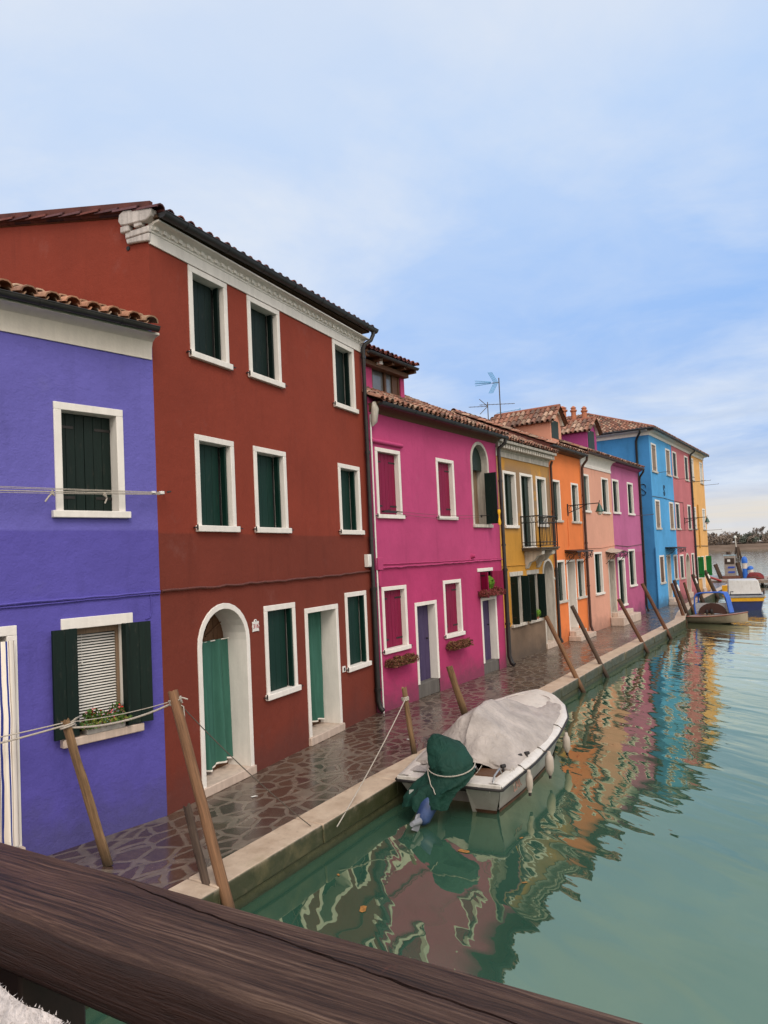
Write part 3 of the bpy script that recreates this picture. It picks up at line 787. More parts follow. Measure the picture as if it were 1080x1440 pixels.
# clothes line on the magenta wall
cl = thing('clothes_line', 'thin clothes line stretched across the magenta wall on iron brackets', 'clothes line', T(H3) @ Vector((.3, 0, 4.16)), PI/2)
mb = MB(); mb.tube([(-.4,-.5,.0),(.0,-.06,.02),(.75,-.06,.02)], .012, 6); mb.box(-.05,.5,-.08,-.04,-.01,.03); mb.tube([(4.5,-.1,.02),(5.1,-.12,.05)], .012, 6); mb.cyl((4.6,-.1,.05),(4.6,-.1,-.02),.02,8); obj('bracket', mb, M['iron'], cl, 40)
mb = MB(); mb.tube(sag((.3,-.07,.04),(4.7,-.1,.05),.05), .004, 5); mb.tube(sag((.3,-.07,.0),(4.7,-.1,-.0),.09), .004, 5); obj('line', mb, M['darkrope'], cl, 50)
mb = MB(); mb.T = Matrix.Translation((0,0,0))
P = []
for j in range(9):
    z = -.42 + j*.052; wd = .045 + .02*math.sin(j*1.1)
    P.append([(wd*math.cos(a*PI/4), wd*.6*math.sin(a*PI/4), z) for a in range(9)])
mb.grid(P)
tag(place(obj('peg_bag', mb, simple('yellow_cloth', (.75,.42,.02), .8), None, 60), T(H3) @ Vector((5.36,-.40,4.35)), PI/2), 'yellow bag hanging on the open green shutter of the magenta house', 'bag')

# ================================================================== ochre house
H4 = house('ochre yellow house with worn plaster, stone cornice and an iron balcony', -8.62, 18.45, (0, 1))
ops = []; to = M['trim_old']
w, op = window(H4, .86, 1.80, 3.90, 5.61, .085, .16, .02, .09, (0, 8), M['gygreen'], M['trim'], planks=2); ops.append(op)
w, op = window(H4, 3.43, 4.30, 3.96, 5.62, .085, .16, .02, .09, (0, 8), M['green'], M['trim'], planks=2); ops.append(op)
w, op = window(H4, 2.12, 3.14, 3.30, 5.63, .085, .16, .0, .03, (0, 8), M['gygreen'], M['trim'], planks=2); ops.append(op)
for (a, b) in ((.98, 1.92), (2.28, 3.22)):
    w = obj('window', (lambda m: (m.poly([(a,.2,1.02),(b,.2,1.02),(b,.2,2.5),(a,.2,2.5)]), m)[1])(MB()), M['pane'], H4, 0)
    fb = MB(); fb.box(a+.01, b+.05, -.02, .02, 2.47, 2.60); fb.box(a+.06, a+.10, .01, .17, 1.05, 2.47); fb.box(b-.10, b-.06, .01, .17, 1.05, 2.47); obj('window_frame', fb, M['trim_old'], w, 30, .005)
    fb = MB(); fb.box(a-.04, b+.05, -.09, .2, .97, 1.06); obj('sill', fb, M['trim_old'], w, 30, .01)
    leaf(w, a+.06, 1.07, 2.46, -.01, .22, 'L', 92, M['dkgreen'], 2); leaf(w, b-.06, 1.07, 2.46, -.01, .24, 'R', 94, M['dkgreen'], 2)
    ops.append(dict(x0=a+.06, x1=b-.06, z0=1.0, z1=2.48))
d, op = door(H4, 3.60, 4.62, .0, 2.93, .085, .42, simple('grey_marble_door', (.34,.32,.30), .4, 0, .3, 3), M['trim_old'], arch=True, step=.18, stepout=.05, planks=1); ops.append(op)
mb = MB(); mb.box(3.66, 4.56, .30, .44, 2.18, 2.28); mb.cyl((3.62,-.04,2.24),(3.62,.0,2.24),.05,10); mb.cyl((4.6,-.04,2.24),(4.6,.0,2.24),.05,10); obj('transom', mb, M['trim_old'], d, 35, .006)
body(H4, 4.7, 6.56, ops, M['ochre'], 7, 3.5, 1.67)
mb = MB(); mb.box(.02, 3.6, -.012, .0, 0, 1.02); obj('plinth', mb, M['plinth'], H4, 0)
cornice(H4, 0.06, 4.62, [(0,6.00),(-.03,6.00),(-.03,6.15),(-.06,6.17),(-.09,6.23),(-.24,6.34),(-.32,6.35),(-.34,6.42),(0,6.42)], M['trim_old'], (.18,.10,-.26,-.06,6.21,6.325))
roof(H4, 0.08, 4.70, -.34, 6.455, 3.5, R(25.6), 7, PAL, 41)
drainpipe(H4, [(4.72,-.12,6.2),(4.70,-.07,6.05),(4.70,-.07,2.6)], .042, M['copper'], [(4.70,-.07,4.5),(4.70,-.07,3.3)])
drainpipe(H4, [(4.70,-.07,2.6),(4.70,-.07,.25),(4.70,-.15,.08)], .052, M['iron'], [(4.70,-.07,2.5)])
cable(H4, [(.1,-.02,2.80),(2,-.02,2.78),(3.6,-.02,2.78)], .012, M['ochre'], jitter=.005)
# balcony
bal = MB()
bal.box(2.02, 3.52, -.62, .0, 3.20, 3.27); bal.box(1.99, 3.55, -.66, .0, 3.26, 3.30)
bo = obj('balcony', bal, stone('dark_balcony_stone', (.13,.10,.075), .4, .8, 6), H4, 35, .008)
bb = MB()
for x in (2.32, 3.22):
    bb.prism([(0,3.2),(-.58,3.2),(-.56,3.08),(-.40,3.03),(-.30,2.90),(-.14,2.84),(-.04,2.66),(0,2.66)], (x-.11,0,0), (0,1,0), (0,0,1), (1,0,0), .22)
obj('corbel', bb, M['trim_old'], bo, 40, .006)
rl = MB(); zt, zb = 4.26, 3.36
segs = [((2.04,-.0),(2.04,-.60)), ((2.04,-.60),(3.50,-.60)), ((3.50,-.60),(3.50,0))]
for (a, b) in segs:
    for z in (zt, zt-.20, zb, zb+.10): rl.tube([(a[0],a[1],z),(b[0],b[1],z)], .012 if z < zt else .017, 6)
    L = math.hypot(b[0]-a[0], b[1]-a[1]); n = int(L/.12)
    for i in range(n+1):
        t = i/n; x, y = a[0]+(b[0]-a[0])*t, a[1]+(b[1]-a[1])*t
        rl.tube([(x,y,zb),(x,y,zt-.2)], .009, 5)
        if i < n:
            t = (i+.5)/n; x, y = a[0]+(b[0]-a[0])*t, a[1]+(b[1]-a[1])*t; ux, uy = (b[0]-a[0])/L, (b[1]-a[1])/L
            rl.tube([(x+ux*.05*math.cos(q*PI/5), y+uy*.05*math.cos(q*PI/5), zt-.1+.085*math.sin(q*PI/5)) for q in range(11)], .006, 4)
    for x, y in (a, b): rl.tube([(x,y,3.3),(x,y,zt+.03)], .018, 6)
obj('railing', rl, M['iron'], bo, 50)
# small plants on the ochre sills
pt = thing('potted_plant', 'terracotta pot with a thin spiky plant on the ochre window sill', 'plant', T(H4) @ Vector((1.16,-.05,1.06)), PI/2)
mb = MB(); mb.lathe([(.05,0),(.07,.13),(.08,.13),(.08,.16)], n=14); obj('pot', mb, M['terracotta'], pt, 40)
mb = MB(); rnd = random.Random(8)
for i in range(26):
    a = rnd.uniform(0,6.28); L = rnd.uniform(.15,.38); l = rnd.uniform(.1,.5); c = Vector((math.cos(a),math.sin(a),0)); s = c.cross(Vector((0,0,1)))*.008
    p0 = Vector((0,0,.14)); p1 = p0 + c*L*l*.5 + Vector((0,0,L*.7)); p2 = p0 + c*L*l + Vector((0,0,L)); mb.poly([p0-s,p0+s,p1+s,p1-s]); mb.poly([p1-s,p1+s,p2])
obj('leaves', mb, M['leaf_yellow'], pt, 0)
pt = thing('potted_bush', 'small leafy green bush on the sill by the arched ochre doorway', 'bush', T(H4) @ Vector((2.85,-.05,1.06)), PI/2)
mb = MB(); mb.lathe([(.05,0),(.06,.07),(.065,.08)], n=12); obj('pot', mb, M['terracotta'], pt, 40)
mb = MB()
for i in range(500):
    v = Vector((rnd.gauss(0,1), rnd.gauss(0,1), rnd.gauss(0,1))).normalized()*(.13*rnd.uniform(.6,1.1)); c = v + Vector((0,0,.18)); s = rnd.uniform(.014,.026)
    a = v.normalized(); d_ = a.orthogonal().normalized(); e_ = a.cross(d_); mb.poly([c-d_*s, c-e_*s*.6, c+d_*s, c+e_*s*.6])
obj('foliage', mb, M['leaf_bright'], pt, 0)

# ================================================================== orange house
H5 = house('bright orange house with white window frames and a scrolled iron canopy', -8.64, 23.15, (0, 1))
ops = []; old = dict(trim=M['trim'], planks=2)
for (a, b, c, e) in ((.20,1.0,4.14,5.62),(2.16,2.95,4.13,5.62),(.28,1.06,1.36,2.84),(2.34,3.12,1.36,2.82)):
    w, op = window(H5, a, b, c, e, .075, .14, .10, .08, (0, 8), M['gygreen'], M['trim'], M['trim_old'], planks=2); ops.append(op)
d, op = door(H5, 1.24, 2.16, .0, 2.82, .075, .4, M['tanwood'], M['trim'], step=.36, stepout=.0, planks=1); ops.append(op)
body(H5, 3.35, 6.82, ops, M['orange'], 7, 3.5, 1.55)
mb = MB(); mb.prism([(-.3,6.50),(0.02,6.50),(3.6,8.15),(3.6,8.40),(-.3,6.72)], (-.025,0,0), (0,1,0), (0,0,1), (1,0,0), .05); obj('verge_board', mb, simple('dark_red_verge', (.13,.04,.03), .8, 0, .4, 4), H5, 0)
mb = MB(); mb.box(1.05, 2.75, -.46, -.02, 0, .17); mb.box(1.15, 2.3, -.26, -.02, .17, .33); obj('front_step', mb, M['istria'], H5, 35, .012)
gutter(H5, -.40, 3.30, -.30, 6.70, .062)
cornice(H5, .05, 3.35, [(0,6.58),(-.04,6.58),(-.2,6.64),(-.22,6.68),(0,6.68)], M['brownwood'])
roof(H5, -.02, 3.38, -.30, 6.74, 3.5, R(24), 7, PAL, 51)
gable_dormer(H5, 2.45, 3.60, .75, 7.42, 8.12, 8.62, M['peach_dormer'], PAL, 55, 3.2, M['gygreen'], (2.55, 3.28))
def scroll_canopy(h, x0, x1, z, out, mat_top, seed=0, curved=False):
    mb = MB(); n = 10
    if curved:
        P = [[(x0 + (x1-x0)*i/n, -out*j/6, z + .06 + .22*math.sin(PI*i/n)*.6 - .02*j) for i in range(n+1)] for j in range(7)]
        mb.grid(P)
    else:
        mb.hexa([(x0,-out,z-.0),(x1,-out,z-.0),(x1,0,z+.05),(x0,0,z+.05),(x0,-out,z+.03),(x1,-out,z+.03),(x1,0,z+.08),(x0,0,z+.08)])
    co = obj('canopy', mb, mat_top, h, 40)
    sb = MB()
    sb.tube([(x0,-out,z-.01),(x1,-out,z-.01)], .014, 6); sb.tube([(x0,0,z-.01),(x0,-out,z-.01)], .012, 6); sb.tube([(x1,0,z-.01),(x1,-out,z-.01)], .012, 6)
    def spiral(c, ax, az, r, sg):
        pts = []
        for q in range(20):
            a = q*.45; rr = r*(1 - q/24)
            pts.append(tuple(c[k] + ax[k]*rr*math.cos(a)*sg + az[k]*rr*math.sin(a) for k in range(3)))
        sb.tube(pts, .011, 5)
    m = max(2, int((x1-x0)/.45))
    for i in range(m):
        xx = x0 + (i+.5)*(x1-x0)/m
        spiral((xx,-out,z-.15), (1,0,0), (0,0,1), .14, 1 if i % 2 else -1)
    for xe in (x0, x1):
        spiral((xe,-out*.5,z-.17), (0,1,0), (0,0,1), .15, 1); sb.tube([(xe,0,z-.45),(xe,-out*.3,z-.32),(xe,-out*.9,z-.05)], .012, 5)
    obj('canopy_scrollwork', sb, M['iron'], co, 50)
    return co
scroll_canopy(H5, 1.15, 2.95, 3.10, .45, M['copper'])
drainpipe(H5, [(3.32,-.30,6.66),(3.32,-.28,6.52),(3.33,-.12,6.34),(3.33,-.08,6.22),(3.33,-.08,.3),(3.33,-.16,.08)], .048, M['copper'], [(3.33,-.08,5.2),(3.33,-.08,3.4),(3.33,-.08,1.8)])
cable(H5, [(1.6,-.015,4.3),(1.62,-.015,3.3),(1.4,-.02,3.16)], .01, M['orange'])

# ================================================================== peach house
H6 = house('pale peach house with green shutters between the orange and mauve ones', -8.64, 26.5, (0, 1))
ops = []
for (a, b, c, e, m_) in ((.10,.92,4.57,6.06,'green'),(2.54,3.50,4.58,6.08,'gygreen'),(1.05,2.08,1.35,3.04,'green')):
    w, op = window(H6, a, b, c, e, .08, .13, .04, .085, (0, 8), M[m_], M['trim'], planks=2); ops.append(op)
d, op = door(H6, 2.86, 3.78, .0, 2.70, .08, .4, M['tanwood'], M['trim_old'], step=.5, stepout=.0, planks=1); ops.append(op)
body(H6, 3.95, 6.98, ops, M['peach'], 7, 3.5, 1.5)
mb = MB(); mb.box(2.75, 5.45, -.55, -.02, 0, .34); mb.box(2.95, 5.3, -.28, -.02, .34, .52); obj('front_step', mb, M['istria'], H6, 35, .015)
cornice(H6, .02, 3.95, [(0,6.32),(-.03,6.32),(-.035,6.42),(-.015,6.44),(-.03,6.62),(-.12,6.75),(-.25,6.79),(-.25,6.83),(0,6.83)], M['trim'])
gutter(H6, -.02, 4.0, -.30, 6.85, .058, M['copper']); roof(H6, 0, 3.97, -.30, 6.895, 3.5, R(24), 7, PAL, 61)
gable_dormer(H6, 3.45, 4.75, .75, 7.45, 8.28, 8.78, M['purple_dormer'], PAL, 65, 3.2, M['gygreen'], (3.55, 4.40))
scroll_canopy(H6, 2.6, 4.3, 2.98, .5, simple('pale_canopy', (.42,.36,.30), .5), 2, True)
cable(H6, [(.0,-.02,3.22),(2,-.02,3.20),(3.95,-.02,3.28)], .012, M['peach'])

# ================================================================== mauve house
H7 = house('mauve pink house next to the alley before the azure block', -8.64, 30.45, (0, 1))
ops = []
for (a, b, c, e) in ((.12,1.10,4.62,6.12),(2.48,3.46,4.62,6.13),(2.05,3.15,1.38,3.08)):
    w, op = window(H7, a, b, c, e, .09, .12, .04, .085, (0, 8), M['gygreen'], M['trim'], planks=2); ops.append(op)
w, op = window(H7, .28, 1.42, .64, 2.76, .13, .12, .02, .08, (0, 8), M['gygreen'], M['trim'], planks=2); ops.append(op)
body(H7, 4.55, 6.98, ops, M['mauve'], 7, 3.5, 1.5)
gutter(H7, -.0, 4.50, -.30, 6.85, .058, M['copper']); roof(H7, 0, 4.50, -.30, 6.895, 3.5, R(24), 7, PAL, 71)
cornice(H7, 0.0, 4.55, [(0,6.70),(-.06,6.71),(-.2,6.77),(-.22,6.83),(0,6.83)], M['mauve'])
cable(H7, [(0,-.02,3.28),(2,-.02,3.20),(4.5,-.02,3.28)], .012, M['darkrope'])
drainpipe(H7, [(4.46,-.30,6.82),(4.46,-.28,6.70),(4.50,-.1,6.48),(4.51,-.08,6.36),(4.51,-.08,.3),(4.5,-.16,.08)], .048, M['iron'], [(4.51,-.08,5.0),(4.51,-.08,2.8)])
# laundry poles sticking out
def laundry_arm(h, x, z, L=.75, dx=.0):
    mb = MB(); mb.tube([(x,-.0,z),(x+dx,-L,z+.01)], .012, 5); mb.tube([(x+dx-.0,-L,z+.01),(x+dx+.01,-L-.01,z+.05)], .012, 5)
    return obj('laundry_arm', mb, M['darkrope'], h, 40)
laundry_arm(H7, 3.75, 4.62, .8)

# ================================================================== azure, rose and sand houses
H8 = house('azure blue three storey house at the alley corner with iron wall anchors', -8.64, 37.6, (0, 1))
ops = []
for (a, b, c, e, m_) in ((.36,1.42,6.95,8.49,'tanwood'),(3.62,4.72,7.0,8.54,'tanwood'),(.52,1.55,4.0,5.56,'tanwood'),(3.76,4.84,4.0,5.57,'tanwood'),(.74,1.78,1.17,2.67,'brownwood'),(4.08,5.02,1.20,2.63,'brownwood')):
    w, op = window(H8, a, b, c, e, .09, .07, .05, .10, (0, 0), M[m_], M['trim'], M['trim_old'], planks=2); ops.append(op)
d, op = door(H8, 2.36, 3.30, .0, 2.66, .09, .4, M['tanwood'], M['trim_old'], step=.34, stepout=.0, planks=1); ops.append(op)
mb = MB(); wall_mesh(mb, 5.2, 9.1, ops)
mb.poly([(0,9,0),(5.2,9,0),(5.2,9,9.1),(0,9,9.1)]); mb.poly([(5.2,0,0),(5.2,9,0),(5.2,9,9.1),(5.2,0,9.1)])
obj('wall', mb, M['azure'], H8, 0)
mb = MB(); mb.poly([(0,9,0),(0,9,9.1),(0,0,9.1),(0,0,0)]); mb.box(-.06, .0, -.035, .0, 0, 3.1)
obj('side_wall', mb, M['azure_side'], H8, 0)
mb = MB(); mb.box(2.2, 3.7, -.5, -.02, 0, .17); mb.box(2.3, 3.45, -.3, -.02, .17, .34); obj('front_step', mb, M['istria'], H8, 35, .015)
EP = [(0,8.84),(-.04,8.84),(-.045,8.98),(-.10,9.03),(-.28,9.06),(-.28,9.10),(0,9.10)]
cornice(H8, 0, 5.2, EP, M['trim'])
mb = MB(); mb.prism([(y-0.0, z) for y, z in EP], (0, 0, 0), (1,0,0), (0,0,1), (0,1,0), 9.0); obj('side_cornice', mb, M['trim'], H8, 40)
gutter(H8, -.5, 5.2, -.36, 9.12, .06, M['pipe'])
mb = MB(); mb.tube([(-.5,-.36,9.11),(-.5,9,9.11)], .055, 8); obj('side_gutter', mb, M['pipe'], H8, 40)
# hipped roof
mb = MB(); sl = R(23)
tiles(mb, -.34, 5.2, -.34, 9.15, 4.9/math.cos(sl), sl, seed=81, clip=lambda v: (-.34 + v*math.cos(sl), 9), seg=4, under=[(-.34,0),(5.2,0),(5.2,4.9/math.cos(sl)),(4.56,4.9/math.cos(sl))])
tiles(mb, -9.0, .34, -.34, 9.15, 4.9/math.cos(sl), sl, seed=82, T=Matrix.Rotation(-PI/2, 4, 'Z'), clip=lambda v: (-9.3 + 0*v, .34 - v*math.cos(sl)), seg=4, under=[(-9,0),(.34,0),(-4.56,4.9/math.cos(sl)),(-9,4.9/math.cos(sl))])
mb.col = (.3,.12,.08); mb.tube([(-.34,-.34,9.15),(4.56,4.56,9.15 + 4.9*math.tan(sl))], .10, 8)
obj('roof', mb, M['tile'], H8, 50, colors=True)
mb = MB(); mb.box(1.9, 2.5, 3.9, 4.5, 11.0, 11.12); 
mb = MB(); mb.T = Matrix.Translation((1.4, 5.6, 9.95)) @ Matrix.Rotation(R(-23), 4, 'Y'); mb.box(-.35,.35,-.3,.3,-.02,.09); sk = obj('skylight', mb, M['plastic'], H8, 30, .01)
for i, (x, y, hh, r_) in enumerate([(2.8,5.4,.95,.26),(3.3,4.9,.75,.17),(3.4,4.3,.62,.17)]):
    zc = 9.15 + (x+.34)*math.tan(sl)
    mb = MB(); mb.lathe([(r_*.9,-.5),(r_*.85,hh-.22),(r_*1.15,hh-.18),(r_*1.2,hh-.1),(r_*.8,hh-.08),(r_*.8,hh),(r_*1.05,hh+.02),(r_*.3,hh+.14)], (x,y,zc), 12)
    obj('chimney', mb, M['terracotta'], H8, 40)
drainpipe(H8, [(-.50,.30,9.1),(-.48,.30,8.95),(-.14,.55,8.72),(-.06,.62,8.58),(-.06,.62,.2)], .06, M['pipe'], [(-.06,.62,7.5)])
def s_anchor(h, pts_T):
    mb = MB(); pts = []
    for q in range(9): a = R(-20) + q*R(220)/8; pts.append((.11*math.cos(a), .14 + .13*math.sin(a)))
    for q in range(1, 9): a = R(20) - q*R(220)/8 ; pts.append((.11*math.cos(a), -.14 + .15*math.sin(a)))
    P = [pts_T(u, v) for u, v in pts]
    mb.tube(P, .016, 6); return obj('wall_anchor', mb, M['iron'], h, 50)
s_anchor(H8, lambda u, v: (2.72 + u*1.3, -.02, 6.15 + v)); s_anchor(H8, lambda u, v: (-.02, .42 - u*1.3, 6.08 + v))
scroll_canopy(H8, 2.2, 4.6, 3.0, .6, M['pipe'])
cable(H8, [(0,-.02,5.7),(2.5,-.02,5.72),(5.2,-.02,5.66)], .012, M['darkrope'])
laundry_arm(H8, 1.6, 7.02, .5)

H9 = house('rose pink three storey house between the azure and sand yellow ones', -8.64, 42.8, (0, 1))
ops = []
for (a, b, c, e) in ((.15,1.22,7.03,8.56),(3.5,4.56,7.05,8.61),(.15,1.24,4.02,5.60),(3.58,4.62,4.03,5.60),(.50,1.55,1.17,2.60),(3.9,4.75,1.17,2.62)):
    w, op = window(H9, a, b, c, e, .09, .07, .05, .09, (0, 0), M['dkgreen'], M['trim'], M['trim_old'], planks=2); ops.append(op)
d, op = door(H9, 2.1, 3.3, .0, 2.66, .1, .35, M['tanwood'], M['trim_old'], arch=True, step=.3, stepout=.1, planks=1); ops.append(op)
wb = MB(); wall_mesh(wb, 5.3, 9.1, ops); wb.poly([(0,9,0),(5.3,9,0),(5.3,9,9.1),(0,9,9.1)]); wb.poly([(5.3,0,0),(5.3,9,0),(5.3,9,9.1),(5.3,0,9.1)]); obj('wall', wb, M['rose'], H9, 0)
cornice(H9, 0, 5.3, EP, M['trim']); gutter(H9, 0, 5.3, -.36, 9.12, .06, M['pipe'])
rb = MB(); tiles(rb, 0, 5.3, -.34, 9.15, 4.9/math.cos(sl), sl, seed=91, seg=4); obj('roof', rb, M['tile'], H9, 50, colors=True)
drainpipe(H9, [(5.1,-.36,9.1),(5.1,-.34,8.98),(5.05,-.12,8.8),(5.05,-.08,8.66),(5.05,-.08,.2)], .06, M['pipe'], [(5.05,-.08,6),(5.05,-.08,3)])
for x, z in ((1.4,7.0),(4.8,7.05),(1.45,4.0)): laundry_arm(H9, x, z, .9)
cable(H9, [(0,-.02,5.66),(2.3,-.02,5.66),(2.4,-.02,4.0)], .012, M['darkrope'])

H10 = house('sand yellow three storey house at the end of the row', -8.64, 48.1, (0, 1))
ops = []
for (a, b, c, e, m_) in ((.12,1.05,7.2,8.66,'trim'),(3.15,4.2,7.17,8.66,'trim'),(.12,.95,4.06,5.54,'trim'),(3.15,4.15,4.06,5.52,'trim')):
    w, op = window(H10, a, b, c, e, .1, .07, .05, .09, (0, 0), simple('pale_grey_shutter', (.50,.50,.48), .6), M['trim'], M['trim_old'], planks=2); ops.append(op)
d, op = door(H10, 1.75, 2.75, .0, 2.36, .08, .3, simple('pale_grey_door', (.42,.42,.40), .6), M['trim'], step=.25, planks=2); ops.append(op)
w, op = window(H10, .45, 1.3, .95, 2.36, .08, .2, .05, .09, None, None, M['trim'], planks=2); ops.append(op)
leaf(w, .55, 1.04, 2.33, -.02, .34, 'L', 96, M['brightgreen'], 2); leaf(w, 1.25, 1.04, 2.33, -.02, .34, 'R', 172, M['brightgreen'], 2)
w, op = window(H10, 3.3, 4.2, .95, 2.36, .08, .2, .05, .09, None, None, M['trim'], planks=2); ops.append(op)
leaf(w, 3.38, 1.04, 2.33, -.02, .34, 'L', 96, M['brightgreen'], 2); leaf(w, 4.12, 1.04, 2.33, -.02, .34, 'R', 172, M['brightgreen'], 2)
wb = MB(); wall_mesh(wb, 4.6, 9.1, ops); wb.poly([(4.6,0,0),(4.6,9,0),(4.6,9,9.1),(4.6,0,9.1)]); wb.poly([(0,9,0),(4.6,9,0),(4.6,9,9.1),(0,9,9.1)]); obj('wall', wb, M['sand'], H10, 0)
cornice(H10, 0, 4.62, EP, M['trim']); gutter(H10, 0, 4.7, -.36, 9.12, .06, M['pipe'])
rb = MB(); tiles(rb, 0, 4.9, -.34, 9.15, 4.9/math.cos(sl), sl, seed=101, seg=4, clip=lambda v: (-1, 4.95 - v*math.cos(sl)), under=[(0,0),(4.9,0),(0,4.9/math.cos(sl))]); obj('roof', rb, M['tile'], H10, 50, colors=True)
for x, z in ((.9,7.15),(3.9,7.1),(4.0,4.05)): laundry_arm(H10, x, z, 1.0)
cable(H10, [(0,-.03,3.05),(4.6,-.03,3.0)], .02, M['darkrope'])
mb = MB(); mb.tube([(1.5,-.04,5.7),(1.5,-.04,2.9)], .05, 8); obj('conduit', mb, simple('ochre_conduit', (.45,.22,.03), .6), H10, 40)
# ================================================================== ground, quay, water
def q_edge(y):
    pts = [(-12,-4.75),(5,-5.47),(8.5,-5.70),(15.2,-5.90),(19.8,-6.06),(32,-6.30),(34.5,-6.75),(39.5,-7.45),(44,-7.7),(53,-8.0),(76,-8.6)]
    for (a, b), (c, d) in zip(pts, pts[1:]):
        if y <= c: return b + (d-b)*(y-a)/(c-a)
    return pts[-1][1]

def paving():
    k = NT('wet_flagstone_paving'); p = k.tc()
    wob = k.noise(p, 1.6, 3, .6, out='Color')
    mx = k.n('ShaderNodeMix', data_type='VECTOR'); mx.inputs[0].default_value = .16; k.l(p, mx.inputs[4]); k.l(wob, mx.inputs[5])
    vec = k.mapv(mx.outputs[1], scale=(4.7, 3.5, 0))
    v1 = k.n('ShaderNodeTexVoronoi', feature='DISTANCE_TO_EDGE'); k.l(vec, v1.inputs['Vector']); v1.inputs['Scale'].default_value = 1
    v2 = k.n('ShaderNodeTexVoronoi', feature='F1'); k.l(vec, v2.inputs['Vector']); v2.inputs['Scale'].default_value = 1
    for v in (v1, v2): v.inputs['Randomness'].default_value = .95
    nz = k.noise(p, 9, 5, .7)
    d = k.math('ADD', v1.outputs['Distance'], k.math('MULTIPLY', k.math('SUBTRACT', nz, .5), .07))
    stonef = k.maprange(d, .06, .11)
    cr = k.sep(v2.outputs['Color'])
    sc = k.ramp(cr[0], [(0, (.056,.037,.029)), (.25, (.080,.052,.038)), (.5, (.058,.036,.032)), (.75, (.098,.066,.046)), (1, (.064,.047,.038))])
    sc = k.mix(k.ramp(k.noise(p, 14, 5, .7), [(.3, 0), (.7, 1)]), k.mix(1, sc, (.75,.75,.75), 'MULTIPLY'), k.mix(1, sc, (1.3,1.3,1.3), 'MULTIPLY'))
    mort = k.mix(k.ramp(k.noise(p, 6, 5, .7), [(.3, 0), (.7, 1)]), (.10,.079,.062), (.195,.155,.122))
    col = k.mix(stonef, mort, sc)
    far = k.noise(p, .7, 4, .6)
    col = k.mix(.7, col, k.ramp(far, [(.3, .75), (.7, 1.15)]), 'MULTIPLY')
    wet = k.noise(p, 1.1, 4, .6)
    r1 = k.ramp(wet, [(.35, .10), (.62, .29)])
    rough = k.math('ADD', r1, k.math('MULTIPLY', k.math('SUBTRACT', 1.0, stonef), .12))
    h = k.math('ADD', k.math('MULTIPLY', stonef, 1.0), k.math('MULTIPLY', k.noise(p, 25, 4, .6), .25))
    h = k.math('ADD', h, k.math('MULTIPLY', k.noise(p, 3, 2), .6))
    return k.set(col, rough, normal=k.bump(h, .30, .012), spec=.75)
M['paving'] = paving()

def bed(): return simple('silt_bed', (.02,.04,.03), .9)
# canal bed under the water far below, and the lagoon sheet out to the horizon
mb = MB()
ys = [-12 + 2*i for i in range(45)]
L = [(-40, y, 0) for y in ys]; Rr = [(q_edge(y) - .44, y, 0) for y in ys]
mb.grid([[a, b] for a, b in zip(Rr, L)])
struct(obj('quay_pavement', mb, M['paving'], None, 0))
mb = MB(); rnd = random.Random(4); y = -12.0
while y < 60:
    ln = rnd.uniform(1.1, 1.9); y2 = min(y + ln, 60)
    a0, a1 = q_edge(y), q_edge(y2); dz = rnd.uniform(-.004, .006); e = rnd.uniform(-.01, .01)
    mb.hexa([(a0-.46,y+.003,-.22),(a0+e,y+.003,-.22),(a1+e,y2-.003,-.22),(a1-.46,y2-.003,-.22),(a0-.46,y+.003,.012+dz),(a0+e,y+.003,.012+dz),(a1+e,y2-.003,.012+dz),(a1-.46,y2-.003,.012+dz)])
    y = y2
def curb_mat():
    k = NT('istrian_curb_stone'); p = k.tc(); z = k.sep(p)[2]
    n = k.noise(p, 3, 6, .7); n2 = k.noise(p, 16, 5, .75)
    c = k.mix(k.ramp(n, [(.3, 0), (.7, 1)]), (.40,.30,.215), (.60,.485,.37))
    c = k.mix(k.ramp(n2, [(.55, 0), (.72, .6)]), c, (.24,.18,.13))
    mo = k.math('MULTIPLY', k.maprange(z, -.0, -.06), k.ramp(k.noise(p, 5, 5, .7), [(.3, .6), (.55, 1)]))
    nx = k.sep(k.n('ShaderNodeNewGeometry').outputs['Normal'])[0]
    c = k.mix(mo, c, (.045,.05,.018))
    sd = k.math('MULTIPLY', k.maprange(nx, .35, .85), k.ramp(k.noise(p, 4, 5, .75), [(.30, .55), (.5, .95)]))
    c = k.mix(sd, c, (.030,.034,.013))
    c = k.mix(k.ramp(k.noise(p, 1.2, 5, .7), [(.56, 0), (.72, .35)]), c, (.25,.20,.10))
    return k.set(c, k.ramp(n, [(.3, .35), (.7, .65)]), normal=k.bump(n2, .35, .012), spec=.5)
struct(obj('quay_curb', mb, curb_mat(), None, 30, bevel=.018))
def qwall_mat():
    k = NT('algae_quay_wall'); p = k.tc(); z = k.sep(p)[2]
    n = k.noise(p, 5, 6, .75)
    c = k.mix(k.ramp(n, [(.35, 0), (.65, 1)]), (.028,.032,.012), (.075,.075,.035))
    c = k.mix(k.maprange(z, -.27, -.36), c, (.012,.022,.010))
    return k.set(c, .6, normal=k.bump(n, .7, .03), spec=.4)
mb = MB(); mb.grid([[(q_edge(y) - .03 - .0*y, y, -.2) for y in ys], [(q_edge(y) + .01, y, -1.8) for y in ys]])
struct(obj('quay_wall', mb, qwall_mat(), None, 40))

